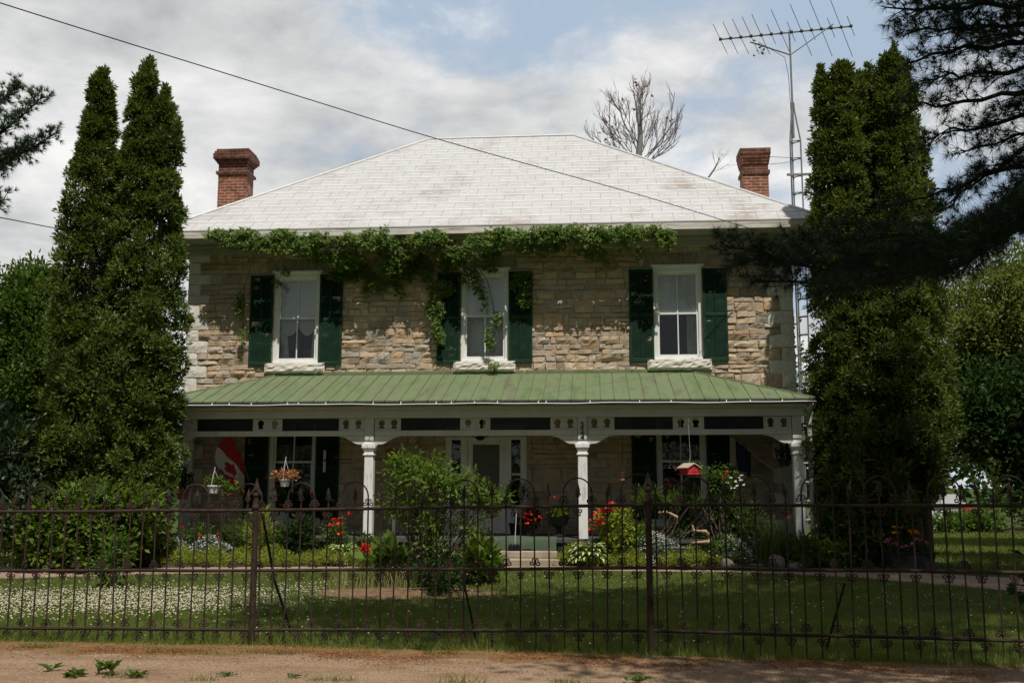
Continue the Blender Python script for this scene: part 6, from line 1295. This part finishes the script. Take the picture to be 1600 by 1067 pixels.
def flag_canada():
    root = thing('maple_leaf_flag', 'red and white maple leaf flag hanging on a slanting pole at the left window', 'flag', (-7.55, 21.9, 1.3))
    a, b = np.array([-7.50, 22.05, 1.75]), np.array([-7.62, 21.3, 2.75]); MB().tube([a, b], .014, 6).build('pole', MAT['wood'], root)
    # cloth hanging from the pole: u down the drape 0..1, v across the three bands
    n, m = 40, 22
    def P(u, v):
        h = b*(1-v*.72)+a*v*.72; w = -.40*(1-v)**1.3*math.sin(PI*min(1, u*.9+.06))**1.0; fall = 1.05*u*(1-.18*v)
        return (h[0]+w+.03*math.sin(v*11+u*2)*u, h[1]+.05*math.sin(v*14)*(.3+u), h[2]-fall*(.72+.28*(1-v))-.0)
    G = [[P(u, v) for v in np.linspace(0, 1, n)] for u in np.linspace(0, 1, m)]
    mb = MB()
    for j in range(m-1):
        for i in range(n-1):
            u, v = (j+.5)/(m-1), (i+.5)/(n-1)
            red = u < .27 or u > .73
            # eleven-point leaf approximated on the middle band
            if not red:
                X, Y2 = (v-.5)*2.0, (u-.5)*2.0
                r = math.hypot(X, Y2*1.2); th = math.atan2(Y2*1.2, X); red = r < .36*(.62+.38*abs(math.cos(2.5*th)))
            mb.m = 0 if red else 1; mb.add([G[j][i], G[j][i+1], G[j+1][i+1], G[j+1][i]], [(0, 1, 2, 3)])
    mb.build('cloth', [MAT['flagred'], MAT['flagwhite']], root, True)
flag_canada()
def flag_navy():
    a, b = at(1222, 745, 21.0), at(1140, 680, 21.6); root = thing('navy_flag', 'dark navy flag draped from a slanting pole at the right end of the porch', 'flag', tuple(a)); MB().tube([a, b], .012, 6).build('pole', MAT['driftwood'], root)
    n, m = 26, 18; V = []
    for j in range(m):
        u = j/(m-1)
        for i in range(n):
            v = i/(n-1); h = b*(1-.42*v)+a*.42*v; V.append((h[0]+.05*math.sin(v*12)*(.2+u), h[1]-.02+.06*math.sin(v*15+1)*(.3+u), h[2]-(.62-.12*v)*u))
    mb = MB()
    for j in range(m-1):
        for i in range(n-1): mb.m = 1 if i < 7 else 0; mb.add([V[j*n+i], V[j*n+i+1], V[(j+1)*n+i+1], V[(j+1)*n+i]], [(0, 1, 2, 3)])
    mb.build('cloth', [MAT['flagblue'], MAT['frieze']], root, True)
flag_navy()
def porch_lamp():
    x, y, z = at(750, 681, 21.3); root = thing('porch_lamp', 'black ironwork ceiling lamp above the front door', 'lamp', (x, y, z))
    mb = MB().lathe([(.0, -.10), (.05, -.085), (.10, -.05), (.085, -.04), (.12, -.035), (.12, -.02), (.04, 0), (.03, .06), (.06, .07), (.06, 3.2-z-.0)], (x, y, z), 12)
    for k in range(5):
        t = 2*PI*k/5; mb.tube([(x+.11*math.cos(t), y+.11*math.sin(t), z-.03), (x+.17*math.cos(t), y+.17*math.sin(t), z-.01), (x+.18*math.cos(t), y+.18*math.sin(t), z+.03)], .008, 4)
    mb.build('fixture', MAT['black'], root)
porch_lamp()
def thermometer():
    x, y, z = at(507, 720, YF-.085); root = thing('thermometer', 'narrow pale thermometer on the dark shutter right of the lower left window', 'thermometer', (x, y, z)); MB().bbox(x-.028, x+.028, y-.012, y+.004, z-.24, z+.24, .006).build('plate', MAT['oldwhite'], root)
    MB().tube([(x, y-.016, z-.18), (x, y-.016, z+.17)], .005, 5).build('tube', MAT['greypot'], root); MB().bbox(x-.034, x+.034, y-.02, y-.013, z-.01, z+.035, .003).build('band', MAT['wood'], root)
thermometer()
def sign_post():
    x, y = -4.12, 21.2; z = 2.28; root = thing('wooden_sign', 'small varnished wooden sign on a white post left of the front door', 'sign', (x, y, .62)); MB().bbox(x-.035, x+.035, y+.01, y+.07, .62, 2.42, .006).build('post', MAT['oldwhite'], root)
    MB().bbox(x-.18, x+.18, y-.02, y+.009, z-.12, z+.12, .008).build('board', MAT['wood'], root)
sign_post()
def potplant(name, label, cat, x, y, z, r, h, mat, fol, blobs, fl=None, fmat='red', L=.07, Wd=.055, prof=None):
    root = thing(name, label, cat, (x, y, z)); MB().lathe(prof or potprof(r, h), (x, y, z), 20).build('pot', MAT[mat], root); V = []
    for (dx, dz, ex, ez, n) in blobs:
        d = rdir(n)*RNG.random((n, 1))**.45; C = np.array([x+dx, y, z+h+dz])+d*np.array([ex, ex*.8, ez]); V.append(clump_leaves(C, .05, 8, L, Wd, d*.5, 0, .3))
    np_mesh('foliage', np.concatenate(V), 4, MAT[fol], root)
    if fl is not None: blossoms(root, 'flowers', fl, .06, MAT[fmat])
urn = [(.13, 0), (.14, .03), (.06, .06), (.045, .16), (.07, .19), (.16, .25), (.21, .36), (.23, .40), (.20, .40), (.17, .34), (0, .33)]
potplant('urn_planter', 'black iron urn of flowers on the porch left of the third column', 'planter', -.70, 20.75, .62, .2, .40, 'black', 'shrub', [(0, .05, .20, .09, 40), (.05, .13, .12, .10, 16)], pts([(868, 778)], 20.6), prof=urn)
potplant('geranium_pot', 'potted red geranium on the porch right of the front door', 'planter', -1.35, 21.2, .62, .16, .22, 'black', 'darkbush', [(0, .14, .28, .2, 70)], pts([(824, 803), (828, 801), (832, 804), (826, 812), (838, 812), (844, 809), (818, 809), (823, 818)], 20.95), 'red')
potplant('topiary_ball', 'dark clipped ball of foliage in a pot right beside the front door', 'planter', -1.62, 21.6, .62, .15, .24, 'black', 'darkbush', [(0, .62, .24, .25, 160), (0, .2, .05, .3, 12)], None, L=.045, Wd=.03)
potplant('geranium_box', 'long box of red geraniums in the shade below the lower left window', 'planter', -6.25, 21.7, .95, .3, .2, 'trough', 'darkbush', [(-.25, .12, .32, .2, 60), (.3, .12, .32, .2, 60)], pts([(416, 747), (427, 766), (424, 778), (468, 771), (487, 774), (440, 789), (452, 790), (425, 779), (433, 760), (486, 772)], 21.4), 'red')
potplant('geranium_box', 'box of dim red geraniums below the lower right window', 'planter', 1.75, 21.7, .95, .3, .2, 'trough', 'darkbush', [(-.2, .16, .3, .22, 60), (.25, .12, .3, .2, 60)], pts([(1035, 750), (1048, 757), (1050, 752), (1061, 755), (1031, 765), (1043, 764), (1056, 768), (1062, 764)], 21.4), 'red')
def tool():
    a, b = at(807, 798, 19.95), at(804, 858, 19.92); root = thing('boot_scraper', 'black boot brush with a thin pale upright handle on the porch steps', 'boot brush', tuple(b))
    MB().tube([a, b], .006, 6).build('handle', MAT['plastic'], root); x, y, z = b; m = MB()
    for k in range(7): m.bbox(x-.11+.032*k, x-.088+.032*k, y-.1, y+.02, z-.03, z+.09+.02*(k % 2), .004)
    m.bbox(x-.12, x+.12, y-.11, y+.03, z-.045, z-.03, .004); m.build('brush', MAT['black'], root)
tool()

# ------------------------------------------------------------------ right side: planter tub, shed
def tub():
    c = at(1421, 879, 19.5); x, y = c[0], 19.5; z = float(zg(y)); root = thing('planter_tub', 'weathered dark planter tub of orange and pink flowers on the right lawn', 'planter', (x, y, z)); m = MB()
    hw = .40; m.add([(x-hw*.92, y-.2, z), (x+hw*.92, y-.2, z), (x+hw*.92, y+.2, z), (x-hw*.92, y+.2, z), (x-hw, y-.24, z+.30), (x+hw, y-.24, z+.30), (x+hw, y+.24, z+.30), (x-hw, y+.24, z+.30)], [(0, 1, 5, 4), (1, 2, 6, 5), (2, 3, 7, 6), (3, 0, 4, 7), (3, 2, 1, 0)])
    m.build('box', surf('old_tub_boards', [(.02, .018, .017), (.05, .045, .045), (.12, .105, .10)], 4, .85, .3, 30), root); r = MB()
    r.bbox(x-hw-.015, x+hw+.015, y-.26, y-.22, z+.27, z+.31, .005); r.bbox(x-hw-.015, x+hw+.015, y+.22, y+.26, z+.27, z+.31, .005); r.box(x-hw, x+hw, y-.22, y+.22, z+.25, z+.28); r.build('rim', MAT['trough'], root)
    n = 90; C = np.stack([x+RNG.uniform(-.38, .38, n), y+RNG.uniform(-.2, .2, n), z+.30+.16*RNG.random(n)], 1); np_mesh('foliage', clump_leaves(C, .06, 8, .06, .03, np.tile([0, 0, .7], (n, 1)), 0, .4), 4, MAT['bush'], root)
    Q = pts([(1399, 824), (1407, 824), (1400, 833), (1427, 831), (1428, 834), (1437, 835), (1423, 830)], 19.4); blossoms(root, 'orange_flowers', Q, .075, MAT['orange']); s = MB()
    for q in Q: s.tube([(q[0]*.6+x*.4, y, z+.3), q], .006, 4)
    s.build('stem', MAT['bush'], root)
    blossoms(root, 'pink_flowers', pts([(1389, 843), (1386, 847), (1400, 851), (1395, 850), (1419, 853), (1426, 851), (1433, 842), (1439, 845), (1451, 850), (1447, 848), (1412, 855)], 19.22), .06, MAT['pink'])
tub()
def shed():
    a, b = at(1436, 826, 36), at(1508, 826, 36); x0, x1 = a[0], b[0]; zt = at(1470, 772, 36)[2]; y = 36; root = thing('garden_shed', 'low white shed glimpsed behind shrubs beyond the right lawn', 'shed', ((x0+x1)/2, y, .16)); xm = (x0+x1)/2
    m = MB(); m.box(x0, x1, y, y+2.2, .16, zt-.35); m.build('wall', MAT['shed'], root)
    r = MB(); r.prism([(x0-.12, zt-.35), (x1+.12, zt-.35), (x1-.28, zt), (x0+.45, zt)], y-.1, y+2.3); r.build('roof', MAT['shed'], root)
    d = MB(); d.bbox(xm+.2, xm+.75, y-.03, y-.002, .18, zt-.5, .006); d.build('door', MAT['frieze'], root)
    o = bpy.data.objects.new('x', None); bpy.data.objects.remove(o)
    p = at(1519, 838, 35); t = thing('red_barrel', 'small dim red barrel standing right of the white shed', 'barrel', (p[0], 35, .16)); MB().lathe([(.26, 0), (.29, .25), (.29, .55), (.26, .8), (.0, .8)], (p[0], 35, .16), 16).build('drum', MAT['feedred'], t); MB().lathe([(.295, .24), (.305, .25), (.295, .26)], (p[0], 35, .16), 16).build('hoop', MAT['black'], t)
shed()

# ------------------------------------------------------------------ television tower behind the roof
def tower():
    Y = 26.0; bx, bt = at(1245, 330, Y)[0], at(1238, 162, Y); root = thing('antenna_tower', 'galvanised lattice tower with a television aerial behind the right side of the roof', 'antenna', (bx, Y, .16)); zt = bt[2]
    x0 = bx-.10; w = .27; L = [(x0, Y), (x0+w, Y+.02), (x0+w*.35, Y+.24)]; cx, cy = x0+w*.42, Y+.09
    for (x, y) in L: MB().tube([(x, y, .16), (x, y, zt-1.0), (cx+(x-cx)*.25, cy+(y-cy)*.25, zt-.15), (cx+(x-cx)*.2, cy+(y-cy)*.2, zt+.05)], .021, 6).build('leg', MAT['galv'], root)
    z = .8
    while z < zt-.9:
        m = MB()
        for i in range(3):
            p, q = L[i], L[(i+1) % 3]; m.tube([(p[0], p[1], z), (q[0], q[1], z+.03)], .016, 5)
            m.tube([(p[0], p[1], z+.03), (q[0], q[1], z+.0)], .009, 4)
        m.build('rung', MAT['galv'], root); z += .46
    m = MB().bbox(x0-.12, x0+w+.22, Y-.03, Y+.0, zt-1.95, zt-1.88, .01); m.build('bracket', MAT['galv'], root)
    top = at(1234, 48, Y); J = at(1236, 84, Y); MB().tube([(cx, cy, zt-.9), (cx, cy, zt), (J[0], cy, J[2]), (top[0], cy, top[2]+.05)], [.03, .028, .024, .022], 8).build('mast', MAT['galv'], root)
    a, b = at(1122, 71, Y), at(1339, 28, Y); a[1] = Y-.35; b[1] = Y+.5; bo = MB().tube([a, b], .026, 8).build('boom', MAT['galv'], root)
    s = MB(); s.tube([(J[0], cy, J[2]), at(1172, 66, Y)], .02, 6); s.tube([(J[0], cy, J[2]), at(1302, 38, Y+.2)], .016, 6); s.build('strut', MAT['galv'], root)
    d = b-a; n = 14
    for i in range(n):
        t = i/(n-1); c = a+d*(t*.985+.005); up = np.array([-.55, -.9, .62]); up = up/np.linalg.norm(up); l = .50+.62*t if i % 2 == 0 or i < 4 else .34
        m = MB().tube([c-up*l*.95, c+up*l], .0085, 4); e = m.build('element', MAT['galv'], root)
        MB().bbox(c[0]-.035, c[0]+.035, c[1]-.035, c[1]+.035, c[2]-.03, c[2]+.035, .006).build('insulator', MAT['black'], e)
    MB().tube([at(1185, 66, Y), at(1226, 90, Y), at(1232, 118, Y), (cx-.05, cy-.03, zt-.2), (x0-.02, Y-.02, zt-1.5), (x0-.02, Y-.02, 3)], .007, 4).build('cable', MAT['wire'], root)
    q = at(1188, 80, Y); P = q+RNG.normal(size=(9, 3))*np.array([.10, .05, .07]); m = MB().tube([at(1187, 68, Y), at(1190, 76, Y), q], .005, 4); m.build('dead_twig', MAT['greybark'], root); blossoms(root, 'dead_leaves', P, .07, MAT['wood'], 3)
tower()
def cable(label, pts, r, name='utility_cable', cat='cable'):
    A = []; Q = [np.array(p, float) for p in pts]; E = [2*Q[0]-Q[1]] + Q + [2*Q[-1]-Q[-2]]
    for i in range(1, len(E)-2):
        for t in np.linspace(0, 1, 12, endpoint=False):
            A.append(.5*(2*E[i]+(E[i+1]-E[i-1])*t+(2*E[i-1]-5*E[i]+4*E[i+1]-E[i+2])*t*t+(3*E[i]-E[i-1]-3*E[i+1]+E[i+2])*t**3))
    props(MB().tube(A+[np.array(pts[-1])], r, 6).build(name, MAT['wire'], None, True), label, cat)
p0, p1, p2, p3 = at(1185, 361, 21.37), at(1000, 300, 19.3), at(670, 215, 16.0), at(0, 5, 11.0)
cable('thick black service cable slanting from the top left corner down to the right eave', [p0, at(1010, 308, 19.4), at(840, 261, 17.7), at(670, 213.5, 16.0), at(500, 161, 14.6), at(330, 108, 13.2), p3, p3+(p3-at(330, 110, 13.2))*2.5], .0075)
cable('thin black cable crossing low behind the left cedars', [at(-260, 292, 15), at(0, 340, 20), at(105, 360, 24), at(290, 392, 31)], .012)
T0 = at(1237, 250, 26); 
for py, lab in ((245, 'upper of the two thin wires between the right chimney and the tower'), (257, 'lower of the two thin wires between the right chimney and the tower')): cable(lab, [at(1203, py, 24.3), at(1238, py+2 if py < 250 else py-4, 26)], .006, 'guy_wire', 'wire')

# ------------------------------------------------------------------ weeds on the sidewalk
def weed(label, x, y, n, L, h, mat='bush', name='weed'):
    root = thing(name, label, 'weed', (x, y, .004), 'weeds growing in the sidewalk'); a = RNG.uniform(0, 2*PI, n); P = np.stack([x+RNG.normal(size=n)*.035, y+RNG.normal(size=n)*.02, .008+h*RNG.random(n)*.5], 1)
    D = np.stack([np.cos(a), np.sin(a), RNG.uniform(.15, 1.1, n)], 1); l = L*RNG.uniform(.6, 1.2, n); np_mesh('leaf', leaves(P, D, np.tile([0, 0, 1.], (n, 1))+rdir(n)*.6, l*.75, l*.26, .3), 4, MAT[mat], root)
weed('two-leaved plantain weed at the bottom left of the sidewalk', -4.78, 8.98, 6, .17, .02)
weed('tall leafy thistle weed at the bottom left corner of the sidewalk', -4.2, 8.85, 34, .15, .16)
weed('flat spreading weed just left of the thistle weed', -4.42, 8.72, 40, .13, .04)
weed('low green weed right of the thistle weed', -3.9, 8.72, 30, .11, .05)
weed('creeping green weed right of the low weeds, middle left of the sidewalk', -3.15, 8.85, 46, .06, .03)
weed('sparse creeping weed left of the centre of the sidewalk', -2.55, 8.82, 30, .06, .03)
weed('ragged upright weed in the shade at the bottom right of centre', .35, 8.78, 26, .11, .08)
def stalk():
    a, b = at(1484, 1067, 8.9), at(1480, 1018, 8.9); root = thing('dry_stalk', 'single thin dry seed stalk standing on the verge at the right', 'weed', (a[0], 8.9, .004)); MB().tube([(a[0], 8.9, 0), a, b], .003, 4).build('stem', MAT['straw'], root)
    P = np.repeat(np.array([b, at(1477, 1022, 8.9), at(1485, 1024, 8.9), at(1479, 1046, 8.9)]), 5, 0); n = len(P); np_mesh('seed_head', leaves(P, rdir(n), rdir(n), np.full(n, .022), np.full(n, .01)), 4, MAT['straw'], root)
stalk()
